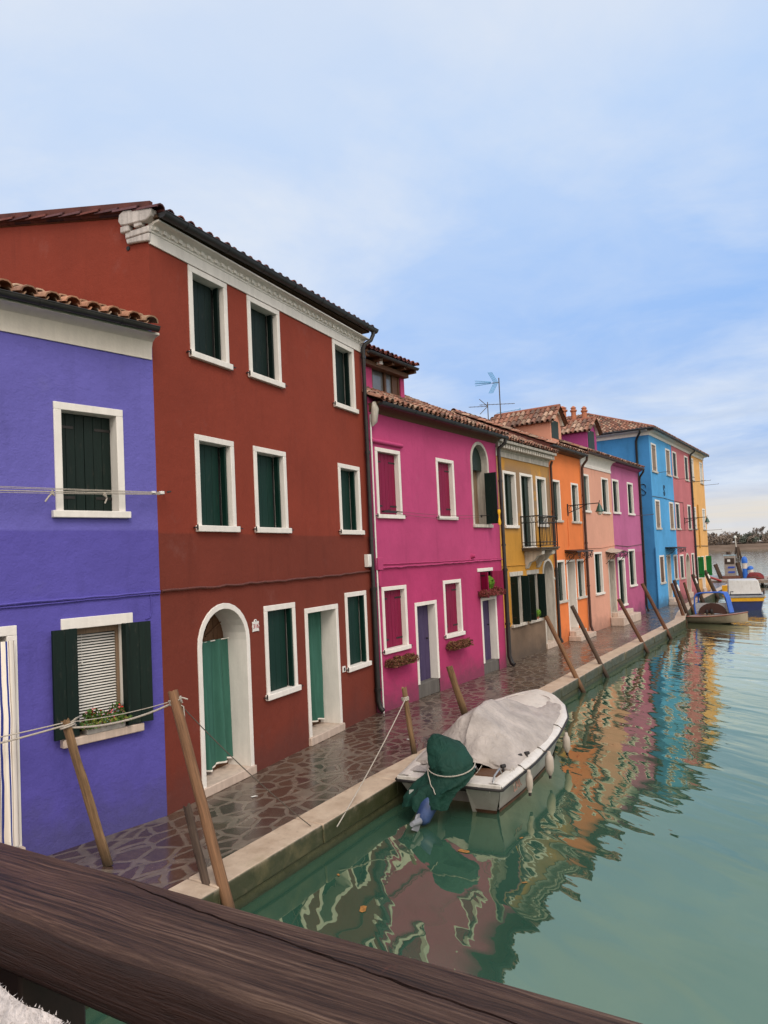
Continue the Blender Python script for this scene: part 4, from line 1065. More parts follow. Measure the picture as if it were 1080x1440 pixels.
def water_mat():
    k = NT('green_canal_water'); g = k.geo()
    # long soft swell, close-in rounded ripples and finer wind ripples that grow with distance
    rot = k.mapv(g, rot=(0, 0, R(33)))                 # x' across the view, y' away from the bridge
    a = k.noise(k.mapv(rot, scale=(.50, 1.35, 1)), 1.0, 1.5, .4, .4)
    b = k.noise(k.mapv(rot, scale=(1.5, 4.2, 1)), 1.0, 2, .5, .3)
    c = k.noise(k.mapv(rot, scale=(5, 13, 1)), 1.0, 2, .5)
    y = k.sep(g)[1]
    far = k.maprange(y, 8, 40); far2 = k.maprange(y, 5, 22, .16, 1)
    h = k.math('ADD', k.math('MULTIPLY', a, 1.0), k.math('MULTIPLY', k.math('MULTIPLY', b, .25), far2))
    h = k.math('ADD', h, k.math('MULTIPLY', k.math('MULTIPLY', c, .035), far))
    nrm = k.bump(h, 1.0, .038)
    n = k.noise(g, .25, 4, .6)
    col = k.mix(k.ramp(n, [(.3, 0), (.7, 1)]), (.024,.073,.048), (.048,.112,.080))
    k.t.nodes.remove(k.b)
    df = k.n('ShaderNodeBsdfDiffuse'); k.l(col, df.inputs['Color'])
    fr = k.n('ShaderNodeFresnel'); fr.inputs['IOR'].default_value = 1.33; k.l(nrm, fr.inputs['Normal'])
    fac = k.ramp(fr.outputs[0], [(.02, .24), (.06, .27), (.13, .34), (.26, .56), (.5, .93)])
    gl = k.n('ShaderNodeBsdfGlossy'); gl.inputs['Roughness'].default_value = .012; k.l(nrm, gl.inputs['Normal'])
    k.l(k.ramp(fr.outputs[0], [(.03, (.93,1.0,.68)), (.2, (1.0,.98,.68)), (.45, (1.0,1.0,.80)), (.8, (1.0,1.0,.97))]), gl.inputs['Color'])
    mx = k.n('ShaderNodeMixShader'); k.l(fac, mx.inputs[0]); k.l(df.outputs[0], mx.inputs[1]); k.l(gl.outputs[0], mx.inputs[2])
    k.l(mx.outputs[0], k.t.nodes['Material Output'].inputs[0])
    return k.m
mb = MB()
xs = [-3000,-400,-60,-20,-9,-7,-5,-3,-1,2,6,14,30,80,300,3000]; yy = [-60,-12,-4,0,4,8,12,16,20,26,34,44,60,90,140,220,360,800,4000]
mb.grid([[(x, y, -.35) for x in xs] for y in yy])
struct(obj('canal_water', mb, water_mat(), None, 0))

# small floating bits
lm = leafmat('fallen_leaf', (.30,.14,.04), .4)
for i, (x, y, s) in enumerate([(-4.15,7.62,.05),(-3.7,8.3,.02),(-5.1,6.4,.018),(-3.2,7.2,.02),(-4.4,5.9,.045)]):
    mb = MB(); mb.poly([(s*math.cos(a*PI/4)*1.6, s*math.sin(a*PI/4)*(.7+.3*(a%2)), .002*(a%2)) for a in range(8)])
    tag(place(obj('floating_leaf', mb, lm, None, 0), (x, y, -.344), i*1.3), ['brown leaf floating behind the stern of the white boat','tiny leaf afloat right of the boat transom','speck of leaf afloat near the quay by the bridge','tiny leaf drifting out in mid canal','larger fallen leaf floating nearest the wooden handrail'][i], 'leaf')
for i, (x, y) in enumerate([(-6.75,10.6),(-7.1,7.15)]):
    mb = MB(); mb.poly([(.05,0,.006),(.02,.035,.009),(-.05,.03,.006),(-.04,-.02,.008)])
    tag(place(obj('paper_scrap', mb, M['plastic'], None, 0), (x, y, 0), i), ['white paper scrap on the paving behind the white boat','tiny white scrap on the paving by the arched red doorway'][i], 'litter')

# ================================================================== mooring posts
def wood_post(name, col, wear=.4, wet=True):
    k = NT(name); p = k.tc(); z = k.sep(p)[2]
    g = k.noise(k.mapv(p, scale=(26, 26, 1.3)), 1.5, 6, .7)
    c = k.mix(k.ramp(g, [(.3, 0), (.7, 1)]), mul(col, .45), mul(col, 1.45))
    n = k.noise(k.mapv(p, scale=(4, 4, 2)), 1.5, 5, .7)
    c = k.mix(k.math('MULTIPLY', k.ramp(n, [(.5, 0), (.68, 1)]), wear), c, mul(col, .35))
    if wet: c = k.mix(k.math('MULTIPLY', k.maprange(z, .35, .0), .85), c, (.018,.015,.010))
    return k.set(c, .75, normal=k.bump(g, .8, .012), spec=.3)
M['post_grey'] = wood_post('weathered_post', (.22,.135,.07))
M['post_brown'] = wood_post('brown_post', (.20,.105,.055), .2)
M['post_dark'] = wood_post('dark_post', (.085,.055,.04))
M['post_red'] = wood_post('reddish_post', (.13,.06,.035), .3)
M['post_dark_dry'] = wood_post('dark_grained_post', (.085,.058,.042), .7)

def post(label, base, top, r0, r1, mat, seed=0, flat=False, knots=.12, jag=.04, under=.9, bend=.0, group='mooring posts leaning along the quay'):
    base = Vector(base); top = Vector(top); ax = top - base; L = ax.length; d = ax.normalized()
    b0 = -under / max(.3, d.z)
    q = Vector((0,0,1)).rotation_difference(d)
    mb = MB(); n = 14; rnd = random.Random(seed); m = max(10, int((L - b0)/.09)); P = []
    for j in range(m+1):
        t = j/m; zz = b0 + (L - b0)*t; s = max(0, zz/L); r = r0 + (r1-r0)*s
        off = Vector((math.sin(s*3+seed)*bend, math.cos(s*2.3+seed)*bend, 0))
        row = []
        for i in range(n):
            a = 2*PI*i/n
            rr = r*(1 + knots*noise.noise(Vector((math.cos(a)*1.3, math.sin(a)*1.3, zz*2.2 + seed*7))) + knots*.5*noise.noise(Vector((math.cos(a)*3, math.sin(a)*3, zz*7 + seed))))
            x, y_ = math.cos(a)*rr, math.sin(a)*rr
            if flat: x *= 1.25; y_ *= .62
            z2 = zz + (jag*(noise.noise(Vector((math.cos(a)*2, math.sin(a)*2, seed*3.1)))) if j == m else 0)
            row.append(Vector((x, y_, z2)) + off)
        P.append(row)
    ks = [mb.add(r_) for r_ in P]
    for a, b in zip(ks, ks[1:]):
        for i in range(n): mb.face([a+i, a+(i+1)%n, b+(i+1)%n, b+i])
    c = mb.add([sum((v for v in P[-1]), Vector())/n - Vector((0,0,jag*.4))])
    for i in range(n): mb.face([ks[-1]+i, ks[-1]+(i+1)%n, c])
    o = obj('mooring_post', mb, mat, None, 50)
    o.location = base; o.rotation_mode = 'QUATERNION'; o.rotation_quaternion = q
    tag(o, label, 'mooring post', group)
    return o
W = -.35
post('weathered plank-like post with a rope on top, in front of the indigo wall', (-6.99,4.77,0), (-7.32,4.55,1.58), .062, .055, M['post_grey'], 1, True, .18, .05, .0, .012)
post('tall round brown mooring post with a knotted rope at its head, nearest the bridge', (-5.34,5.02,W), (-6.26,5.13,1.86), .058, .054, M['post_brown'], 2, False, .03, .02)
post('short splintered dark stump beside the tall brown post', (-5.36,4.84,W), (-6.24,5.25,.60), .050, .042, M['post_dark_dry'], 3, True, .2, .09)
post('thin post on the curb with a mooring line, just left of the white boat stern', (-6.19,9.89,0), (-6.31,9.81,1.07), .048, .040, M['post_grey'], 4, False, .2, .03, .2, .01)
post('thicker grey post with an iron band at its head, behind the white boat', (-6.64,12.55,0), (-6.87,12.39,1.0), .062, .058, M['post_grey'], 5, True, .15, .02, .2)
post('long brown leaning post in front of the ochre house arched doorway', (-5.89,17.38,W), (-6.65,17.11,1.54), .060, .055, M['post_brown'], 6, False, .06, .02)
post('dark leaning post in front of the orange house steps', (-5.96,19.6,W), (-6.76,19.36,1.62), .058, .055, M['post_dark'], 7, False, .06, .02)
post('shorter reddish leaning post in front of the peach house steps', (-6.06,24.5,W), (-6.86,24.29,1.45), .062, .062, M['post_red'], 8, False, .05, .02)
post('long reddish leaning post in front of the mauve house corner', (-6.13,28.3,W), (-6.99,28.0,1.77), .070, .066, M['post_red'], 9, False, .05, .02)
post('thin leaning post at the stern of the small blue-framed boat', (-6.66,33.93,W), (-7.11,33.63,1.46), .075, .065, M['post_red'], 10, False, .05, .02)
pk = post('dark leaning post with a white stripe beside the azure house steps', (-6.72,35.06,W), (-7.22,34.7,1.55), .090, .080, M['post_dark'], 11, False, .05, .02)
post('thin reddish post between two dark striped posts by the rose house', (-7.30,39.1,W), (-7.62,38.9,1.23), .075, .065, M['post_red'], 12, False, .05, .02)
pm = post('dark leaning post with a white stripe before the rose house arched door', (-7.44,43.1,W), (-7.9,42.77,1.48), .11, .10, M['post_dark'], 13, False, .05, .02)
pn = post('darkest leaning post with a white stripe before the sand yellow house', (-7.75,49.6,W), (-8.35,49.2,1.44), .13, .11, M['post_dark'], 14, False, .05, .02)
for o, L_, r_ in ((pk, 1.9, .085), (pm, 1.8, .105), (pn, 1.8, .12)):
    mb = MB()
    mb.grid([[(r_*1.06*math.cos(a), r_*1.06*math.sin(a), z) for a in [ -1.0 + i*.18 for i in range(6)]] for z in (L_-.42, L_-.12)])
    obj('white_band', mb, M['plastic'], o, 40)

# ropes
def rope(label, pts, r, mat=None, extra=None, cat='rope', name='rope'):
    o0 = Vector(pts[0]); mb = MB(); mb.tube([Vector(p) - o0 for p in pts], r, 7)
    if extra: extra(mb, o0)
    o = obj(name, mb, mat or M['rope'], None, 60); o.location = o0
    return tag(o, label, cat)
def coil(c, ax, r, turns, rr):
    ax = Vector(ax).normalized(); u = ax.orthogonal().normalized(); v = ax.cross(u)
    return [tuple(Vector(c) + (u*math.cos(t) + v*math.sin(t))*r*(1+.04*math.sin(t*1.7)) + ax*(t/(2*PI)*rr*1.7)) for t in [i*PI/7 for i in range(int(14*turns))]]
def knotA(mb, o0):
    mb.tube([Vector(p) - o0 for p in coil((-7.31,4.56,1.50), (-.2,-.13,1), .078, 2.4, .011)], .010, 6)
    mb.tube([Vector(p) - o0 for p in [(-7.30,4.55,1.53),(-7.22,4.60,1.60),(-7.25,4.66,1.60),(-7.32,4.62,1.55)]], .009, 6)
rope('pale rope running from the frame edge to the weathered post head', sag((-8.7,2.7,1.30),(-7.31,4.52,1.53),.06), .011, extra=knotA)
rope('second thinner pale rope beside it, running left from the weathered post', sag((-8.7,2.75,1.36),(-7.31,4.50,1.56),.03), .007)
def knotB(mb, o0):
    mb.tube([Vector(p) - o0 for p in coil((-6.235,5.15,1.72), (-.2,-.13,1), .064, 3.2, .012)], .011, 6)
    mb.tube([Vector(p) - o0 for p in [(-6.19,5.12,1.76),(-6.12,5.14,1.80),(-6.07,5.17,1.78)]], .008, 6)
    mb.tube([Vector(p) - o0 for p in [(-6.19,5.12,1.74),(-6.13,5.16,1.70),(-6.12,5.16,1.58),(-6.11,5.17,1.50)]], .007, 6)
rope('sagging rope slung between the weathered post and the tall brown post', sag((-7.29,4.56,1.50),(-6.25,5.13,1.74),.07), .012, extra=knotB)
rope('thin slack rope above the sagging one between the first two posts', sag((-7.29,4.56,1.56),(-6.25,5.13,1.76),.03), .005)
rope('thin dark mooring line from the tall brown post down to the curb', sag((-6.2,5.15,1.74),(-5.66,6.72,-.06),.06), .006, M['darkrope'])
rope('taut white mooring line from the thin post down to the curb', sag((-6.27,9.84,.93),(-5.55,6.98,-.08),.05), .008, M['rope'],
     extra=lambda mb, o0: mb.tube([Vector(p) - o0 for p in coil((-6.29,9.83,.86), (-.1,-.07,1), .055, 3, .012)], .010, 6))
mb = MB(); mb.tube([(-6.93+.07,12.39,.93),(-6.86,12.33,.9)], .01, 5)

# clothes line in front of the indigo wall
cl = thing('clothes_line', 'three-strand clothes line with a pulley in front of the indigo house', 'clothes line', T(H1) @ Vector((6.06, -.02, 4.17)), ang(dI))
mb = MB(); mb.tube([(.05,.02,.03),(.0,-.06,.02),(-.05,-.12,.0)], .012, 6); mb.tube([(.07,-.02,.03),(.10,-.06,.03),(.07,-.09,.02),(.03,-.07,.01)], .009, 6); obj('bracket', mb, M['iron'], cl, 40)
mb = MB(); mb.box(-.10,-.04,-.14,-.09,-.02,.02); mb.box(-.22,-.17,-.15,-.11,-.015,.015); obj('pulley', mb, M['plastic'], cl, 40, .006)
mb = MB()
for dz, s_, r_ in ((.015,.00,.004),(-.03,.01,.007),(-.005,.0,.004),(-.06,.01,.004)): mb.tube(sag((-.06,-.12,dz*.4),(-3.6,-.13,dz - .03),s_), r_, 5)
for xk in (-.84, -1.47):
    mb.tube([(xk,-.13,-.03),(xk-.02,-.13,-.06),(xk+.01,-.14,-.09),(xk-.0,-.13,-.05)], .014, 6)
    mb.tube([(xk,-.13,-.05),(xk+.015 if xk > -1 else xk-.05,-.135,-.10),(xk-.01 if xk > -1 else xk-.09,-.13,-.16)], .010, 6)
obj('line', mb, M['rope'], cl, 50)

# ================================================================== white covered boat
def fibre(name, col, dirt=.2, rough=.35):
    k = NT(name); p = k.tc(); n = k.noise(p, 3, 6, .7); n2 = k.noise(k.mapv(p, scale=(5, 5, .9)), 2.5, 5, .7)
    c = k.mix(k.ramp(n, [(.4, 0), (.7, 1)]), mul(col, .86), col)
    c = k.mix(k.math('MULTIPLY', k.ramp(n2, [(.5, 0), (.7, 1)]), dirt), c, (.30,.25,.20))
    return k.set(c, rough, normal=k.bump(n, .05, .01), spec=.5)
M['gel'] = fibre('cream_gelcoat', (.70,.66,.61), .35)
M['gelhull'] = fibre('grey_white_hull', (.50,.46,.42), .45)
M['rubber'] = simple('black_rubber', (.015,.013,.014), .6)
def tarp_mat(name, col):
    k = NT(name); p = k.tc(); n = k.noise(p, 2.5, 6, .65); f = k.noise(k.mapv(p, scale=(1,1,1)), 5, 3, .5, 1.5)
    c = k.mix(k.ramp(n, [(.35, 0), (.7, 1)]), mul(col, .72), mul(col, 1.12))
    c = k.mix(k.ramp(k.noise(p, 8, 5, .7), [(.6, 0), (.78, .3)]), c, mul(col, .5))
    h = k.math('ADD', k.math('MULTIPLY', f, 1), k.math('MULTIPLY', k.noise(p, 18, 3, .6), .15))
    return k.set(c, .75, normal=k.bump(h, .85, .05), spec=.3)
M['tarp'] = tarp_mat('grey_boat_tarp', (.42,.375,.35))
M['greencloth'] = tarp_mat('dark_green_canvas', (.005,.042,.030))

def loft(mb, secs, close_start=False, close_end=False):
    mb.grid(secs)
    if close_start: mb.poly(list(reversed(secs[0])))
    if close_end: mb.poly(secs[-1])
def lerp_tab(tab, t):
    for (a, b), (c, d) in zip(tab, tab[1:]):
        if t <= c:
            u = (t-a)/(c-a); u = u*u*(3-2*u)*.35 + u*.65
            return b + (d-b)*u
    return tab[-1][1]

BL = 5.2
def bbeam(t): return lerp_tab([(0,.73),(.25,.86),(.5,.90),(.7,.85),(.82,.70),(.91,.48),(.965,.28),(1.0,.03)], t)
def bsheer(t): return lerp_tab([(0,.47),(.3,.49),(.6,.56),(.85,.66),(1,.72)], t)
boat = thing('motor_boat', 'small white motor boat under a grey tarp, moored by the magenta house', 'boat', (-4.85,8.55,W), R(8))
mb = MB(); secs = []; NS = 30
for i in range(NS+1):
    t = i/NS; y = t*BL; B = bbeam(t); S = bsheer(t)
    rake = .42*(1-t)**6       # hull bottom starts forward of the deck edge at the transom
    bw = B*(.80 if t < .6 else .80 - .55*((t-.6)/.4)**1.4); ch = .03 + .42*max(0, t-.55)**1.6
    kz = -.20 + .62*max(0, (t-.80)/.2)**2.2
    if t > .999: bw = .02; ch = S*.65; kz = S*.5
    def sec(sgn):
        return [(0, y+rake, min(kz, ch)), (sgn*bw*.55, y+rake*.95, (kz+ch)*.5), (sgn*bw, y+rake*.85, ch), (sgn*(bw+(B-bw)*.12), y+rake*.8, ch+.05), (sgn*(bw+(B-bw)*.65), y+rake*.35, ch+(S-ch)*.62), (sgn*B, y, S-.03), (sgn*B, y, S)]
    secs.append([Vector(p) for p in reversed(sec(-1))] + [Vector(p) for p in sec(1)[1:]])
mb.grid([list(s) for s in secs])
hull = obj('hull', mb, M['gelhull'], boat, 40)
# transom with a motor well cut in the middle
s0 = secs[0]; n0 = len(s0)
mb = MB()
def tr(x, z, side):
    # point on the raked transom plane; the deck edge is at y=0, the bottom at y=.42
    f = max(0, min(1, (.44 - z)/.6)); return (x, .40*f, z)
for sg in (-1, 1):
    B = .73; bw = .58; xi = .24
    mb.poly([tr(sg*xi,-.2,sg), tr(sg*.35,-.15,sg), tr(sg*bw,.03,sg), tr(sg*(bw+.1),.28,sg), tr(sg*B,.44,sg), tr(sg*xi,.44,sg)][::sg])
    mb.poly([tr(sg*xi,-.2,sg), tr(sg*xi,.44,sg), (sg*xi,.62,.44), (sg*xi,.62,-.2)][::-sg])
mb.poly([(-.24,.62,-.2),(.24,.62,-.2),(.24,.62,.30),(-.24,.62,.30)])
obj('transom', mb, M['gelhull'], boat, 0)
# antifouling strip
mb = MB()
for sg in (-1, 1):
    P = []
    for i in range(NS):
        q = secs[i]; c = q[6 + (2 if sg > 0 else -2)]; e = q[6 + (3 if sg > 0 else -3)]
        P.append([(c[0]+sg*.006, c[1]-.005, c[2]-.06), (e[0]+sg*.008, e[1]-.005, e[2]-.035)])
    mb.grid(P)
for sg in (-1, 1): mb.poly([tuple(Vector(tr(sg*a_, z_, sg)) + Vector((0,-.006,0))) for a_, z_ in ((.24,-.03),(.57,-.03),(.60,.055),(.24,.055))])
obj('waterline_strip', mb, simple('rust_brown_antifouling', (.10,.045,.025), .8, 0, .4, 20), boat, 0)
# deck rim, foredeck and stern corners
mb = MB(); Pl, Pr = [], []
def rimw(t): return .15 if t > .1 else .15
for sg in (-1, 1):
    P = []
    for i in range(NS+1):
        t = i/NS; B = bbeam(t); S = bsheer(t); w_ = min(rimw(t), B*.9)
        P.append([(sg*(B+.03), t*BL, S-.06), (sg*(B+.035), t*BL, S-.01), (sg*(B+.01), t*BL, S+.02), (sg*(B-w_*.5), t*BL, S+.035), (sg*(B-w_), t*BL, S+.028), (sg*(B-w_), t*BL, S-.10)])
    mb.grid(P)
P = []      # crowned foredeck
for i in range(20, NS+1):
    t = i/NS; B = max(.01, bbeam(t) - .13); S = bsheer(t)
    P.append([(B*u, t*BL, S + .03 + .05*(1-u*u)*min(1, B*2)) for u in [-1,-.66,-.33,0,.33,.66,1]])
mb.grid(P)
for sg in (-1, 1):   # stern platforms either side of the motor
    mb.hexa([(sg*.22,-.03,.42),(sg*.75,-.03,.42),(sg*.78,.55,.42),(sg*.28,.42,.42),(sg*.22,-.03,.488),(sg*.75,-.03,.488),(sg*.78,.55,.492),(sg*.28,.42,.488)])
obj('deck', mb, M['gel'], boat, 45, .006)
mb = MB()
for sg in (-1, 1):
    mb.tube([(sg*(bbeam(i/NS)+.042), i/NS*BL, bsheer(i/NS)-.04) for i in range(0, NS+1)], .018, 6)
    mb.tube([(sg*.22,-.045,.43),(sg*.5,-.05,.43),(sg*.73,-.045,.43),(sg*.775,0,.43)], .020, 6)
obj('rub_rail', mb, M['rubber'], boat, 60)
mb = MB()
mb.tube([(-.0 + .45*math.sin(a)*1.0, 4.15 + .62*math.cos(a) + (0), bsheer(.85)+.075) for a in [R(-70) + i*R(140)/14 for i in range(15)]], .008, 5)
obj('bow_rail', mb, M['gelhull'], boat, 50)
# dark locker and grab rails between the tarp and the stern platform
mb = MB(); mb.box(.27,.62,.30,.62,.36,.505); obj('stern_locker', mb, M['brownwood'], boat, 30, .01)
mb = MB()
for x in (.29, .63): mb.tube([(x,.02,.49),(x,.10,.57),(x,.34,.60),(x,.44,.50)], .014, 6)
obj('grab_rail', mb, simple('grey_steel', (.35,.35,.35), .35, .6), boat, 60)
mb = MB()
for (sy, sx) in ((.55,.62),(1.12,.70),(1.27,.77)):
    mb.cyl((sx,sy,.5),(sx,sy,.56),.014,6); mb.tube([(sx-.02,sy-.03,.575),(sx+.02,sy+.03,.575)], .026, 6)
obj('cleat', mb, M['rubber'], boat, 50)
# tarp
mb = MB(); P = []; NU, NV = 40, 72; y0, y1 = .60, 4.15
for j in range(NV+1):
    v = j/NV; y = y0 + (y1-y0)*v; t = y/BL; S = bsheer(t) + .035; B = bbeam(t) - .07
    pk_ = .62*math.exp(-((y-1.45)/1.9)**2)*(1 if y > 1.15 else max(0, (y - .58)/.57)**.55)
    pk_ = pk_ * (1 - max(0, (y-2.6)/1.55)**1.6) + .03
    row = []
    for i in range(NU+1):
        u = -1 + 2*i/NU; au = abs(u)
        prof = (1-au)**.95*.62 + (1 - au**2.2)*.38
        if y < 1.2 and u < -.05: prof *= .35 + .65*max(0, (y-.6)/.6)      # port side sinks behind the motor
        zz = S + pk_*prof
        fold = .020*math.sin(u*14 + y*1.2 + 2*noise.noise(Vector((u*1.5, y*.8, 3)))) * max(0, 1 - abs(y-1.2)/1.1) * (1-au*.3)
        fold += .085*noise.noise(Vector((u*2.2 + y*.6, y*1.2 - u*1.4, 1.7))) + .035*(.3 - abs(noise.noise(Vector((u*3.2 + y*1.1, y*1.6 - u, 4.2))))) + .02*noise.noise(Vector((u*8 + y*2, y*4, 8)))
        sl_ = noise.noise(Vector((u*1.2 - y*.9, 0, 9)))
        fold += .03*abs(sl_)
        zz += fold*(.25 + .75*(1-au**3)) - (.03 if au > .97 else 0)
        xx = u*(B + .04*math.sin(y*3 + 1)*.4 + (.035*abs(math.sin(y*2.1)) if au > .9 else 0))
        yy_ = y - (.06*math.sin(u*7) if j == 0 else 0)
        if y > 3.9: yy_ += .0
        row.append((xx, yy_ + .18*v*(1-u*u), zz))
    P.append(row)
mb.grid(P)
# drop at the stern end of the tarp
P0_ = P[0]; mb.grid([[(x, y - .03, z - .05) for x, y, z in P0_], list(P0_)])
obj('tarp', mb, M['tarp'], boat, 70)
mb = MB()   # small flat cover on the port quarter
mb.grid([[(-.66 + .42*i/8, .20 + .5*j/6, .505 + .02*math.sin(i*1.3)*math.sin(j)) for i in range(9)] for j in range(7)])
obj('quarter_cover', mb, M['tarp'], boat, 60)
mb = MB(); mb.tube(sag((.30,.62,.56),(.28,.05,.5),.03), .006, 5); mb.tube(sag((.72,.66,.55),(.74,.12,.47),.03), .006, 5); mb.tube([(.74,.66,.53),(.80,.55,.45),(.80,.4,.36)], .006, 5); obj('tarp_cord', mb, M['rope'], boat, 60)
# faded registration letters on the topsides
text_obj('hull_letters', 'ZAR', .17, simple('faded_red_lettering', (.30,.17,.13), .7), boat, (.772,.66,.30), (R(74), 0, R(86)), .002)
# outboard under a green canvas cover
mot = obj('outboard_motor', (lambda m: (m.tube([(-.04,.02,.62),(-.10,-.18,.44),(-.15,-.34,.26),(-.19,-.48,.10),(-.195,-.52,.06)], [.09,.12,.125,.10,.05], 10), m)[1])(MB()), simple('blue_engine_paint', (.028,.055,.15), .4, 0, .3, 8), boat, 50)
mb = MB(); mb.T = Matrix.Translation((-.15,.02,.12)); mb.hexa([(-.075,-.45,.06),(-.045,-.45,.06),(-.045,-.62,.08),(-.075,-.62,.08),(-.07,-.62,-.14),(-.05,-.62,-.14),(-.05,-.80,-.05),(-.07,-.80,-.05)]); mb.tube([(-.06,-.52,-.02),(-.06,-.80,.02)], [.055,.03], 10)
obj('gearcase', mb, simple('grey_engine_paint', (.25,.26,.29), .4), mot, 40)
mb = MB()
for a in range(3):
    an = a*2*PI/3 + .4; c = Vector((-.34,-.30,.30)); u = Vector((math.cos(an)*.55, .25*math.cos(an), math.sin(an))).normalized(); v = Vector((.3,-1,.1)).normalized(); s_ = u.cross(v)
    mb.poly([c, c+u*.05+s_*.04, c+u*.12+s_*.05, c+u*.15, c+u*.11-s_*.04, c+u*.04-s_*.02])
mb.cyl((-.34,-.24,.31),(-.34,-.36,.29),.03,10)
obj('propeller', mb, simple('silver_metal', (.55,.55,.57), .35, .6), mot, 0)
mb = MB(); mb.box(-.20,.16,.30,.62,.25,.42); mb.cyl((-.40,-.20,.44),(-.32,-.16,.44),.055,14); obj('bracket', mb, M['rubber'], mot, 40, .01)
mb = MB(); P = []; nb = 48
# ring sections from skirt (low, aft) to crown (high, forward)
rings = [((-.20,-.34,.24),.31,.14,0),((-.17,-.29,.35),.32,.18,0),((-.08,-.20,.48),.33,.22,0),((.02,-.11,.56),.34,.26,.0),((.07,-.04,.64),.33,.28,0),((.06,.01,.73),.30,.28,0),((.0,.05,.83),.285,.27,0),((-.06,.08,.92),.25,.22,0),((-.13,.10,1.0),.17,.12,0),((-.18,.11,1.06),.07,.04,0),((-.19,.11,1.065),.005,.01,0)]
def rg(k):
    k = max(0, min(len(rings)-1.0001, k)); i = int(k); f = k - i; a, b = rings[i], rings[i+1]; f2 = f*f*(3-2*f)*.4+f*.6
    return [a[0][q] + (b[0][q]-a[0][q])*f2 for q in range(3)] + [a[1]+(b[1]-a[1])*f2, a[2]+(b[2]-a[2])*f2]
for j in range(41):
    kk = j/40*(len(rings)-1); cx, cy, cz, rx, ry = rg(kk); row = []
    fl = max(0, 1 - kk/4)
    for i in range(nb+1):
        a = 2*PI*i/nb
        f = 1 + (.13*fl + .045)*(1 - 2*abs(math.sin(a*3.5 + .9*math.sin(kk*.8) + .6*noise.noise(Vector((a, kk*.7, 4)))))) + .08*noise.noise(Vector((math.cos(a)*1.6, math.sin(a)*1.6, kk*.5))) + .05*noise.noise(Vector((math.cos(a)*4, math.sin(a)*4, kk*.9)))
        if 4.2 < kk < 5.2: f *= .93
        pt = Vector((cx + rx*f*math.cos(a), cy + ry*f*math.sin(a)*1.0, cz + .5*ry*math.sin(a)*(.55 if kk < 7 else .3) + .03*fl*math.sin(a*5)))
        row.append(pt)
    P.append(row)
mb.grid(P)
mc = obj('motor_cover', mb, M['greencloth'], mot, 60)
mb = MB()
def ringpts(kk, a0, a1, n=24):
    out = []
    for i in range(n+1):
        a = a0 + (a1-a0)*i/n; cx, cy, cz, rx, ry = rg(kk if not callable(kk) else kk(i/n)); f = 1.06
        out.append((cx + rx*f*math.cos(a), cy + ry*f*math.sin(a), cz + .5*ry*math.sin(a)*.55))
    return out
mb.tube(ringpts(4.7, R(-200), R(20)), .008, 6)
mb.tube(ringpts(lambda t: 4.7 - 2.6*t, R(-150), R(-80), 12), .007, 6)
obj('tie_rope', mb, M['rope'], mot, 60)

BT = Matrix.Translation((-4.85,8.55,W)) @ Matrix.Rotation(R(8), 4, 'Z')
def fender(label, y, drop, r, L, top_y=None):
    t = y/BL; x = bbeam(t) + .04 + r; S = bsheer(t)
    f = thing('boat_fender', label, 'fender', BT @ Vector((x + .01, y, S - drop - L)), R(8), 'fenders hung over the side of the white boat')
    mb = MB(); mb.lathe([(.012,-.03),(.03,-.02),(r*.55,.0),(r*.9,.04),(r,.09),(r,L-.10),(r*.88,L-.05),(r*.5,L-.01),(.03,L+.015),(.02,L+.04)], n=16); obj('fender_body', mb, fibre('fender_vinyl', (.52,.45,.39), .5, .5), f, 50)
    mb = MB(); mb.cyl((0,0,-.07),(0,0,-.02),.022,8); obj('end_cap', mb, M['rubber'], f, 40)
    mb = MB(); mb.tube([(0,0,L+.03),(-r*.2,0,L+drop*.5+.02),(-r-.01,.0,L+drop+.0),(-r-.08,.03,L+drop+.04),(-r-.2,.06,L+drop+.05),(-r-.22,.0,L+drop+.055)], .008, 6)
    mb.tube([(-.015,0,L+.02),(.0,.02,L+.06),(.015,0,L+.02)], .008, 5); obj('lanyard', mb, M['darkrope'], f, 50)
fender('lower small fender nearest the stern of the white boat', .80, .04, .050, .25)
fender('biggest fender in the middle of the white boat side', 1.72, .03, .066, .30)
fender('fender hanging highest, close to the bow of the white boat', 2.95, .10, .062, .27)

# ================================================================== boats further along
b2 = thing('small_boat', 'small weathered beige boat with a blue-edged windscreen arch, by the mauve house', 'boat', (-6.55,34.75,W), R(-90-18))
mb = MB(); secs = []; BL2 = 2.5
for i in range(17):
    t = i/16; B = lerp_tab([(0,.55),(.4,.66),(.75,.52),(.92,.25),(1,.02)], t); S = .28 + .24*t*t
    kz = -.12 + .55*max(0, (t-.5)/.5)**1.6
    secs.append([(-B,t*BL2,S),(-B*.85,t*BL2,S*.5),(-B*.72,t*BL2,.02+.1*t*t),(0,t*BL2,kz),(B*.72,t*BL2,.02+.1*t*t),(B*.85,t*BL2,S*.5),(B,t*BL2,S)])
mb.grid(secs); mb.poly(secs[0][::-1]); obj('hull', mb, fibre('beige_hull', (.46,.38,.28), .6), b2, 40)
mb = MB()
for sg in (0, 6): mb.tube([(s[sg][0], s[sg][1], s[sg][2]+.0) for s in secs], .022, 6)
mb.tube([secs[0][0], secs[0][6]], .022, 6)
obj('gunwale', mb, simple('red_brown_trim', (.28,.09,.06), .6), b2, 50)
mb = MB(); mb.grid([[(s[0][0]*.97*(1-u)+s[6][0]*.97*u, s[0][1], s[0][2]-.03+.06*math.sin(PI*u)) for u in (0,.25,.5,.75,1)] for s in secs]); obj('deck', mb, fibre('dirty_deck', (.40,.34,.29), .8), b2, 40)
cn = MB()  # arch facing the bridge
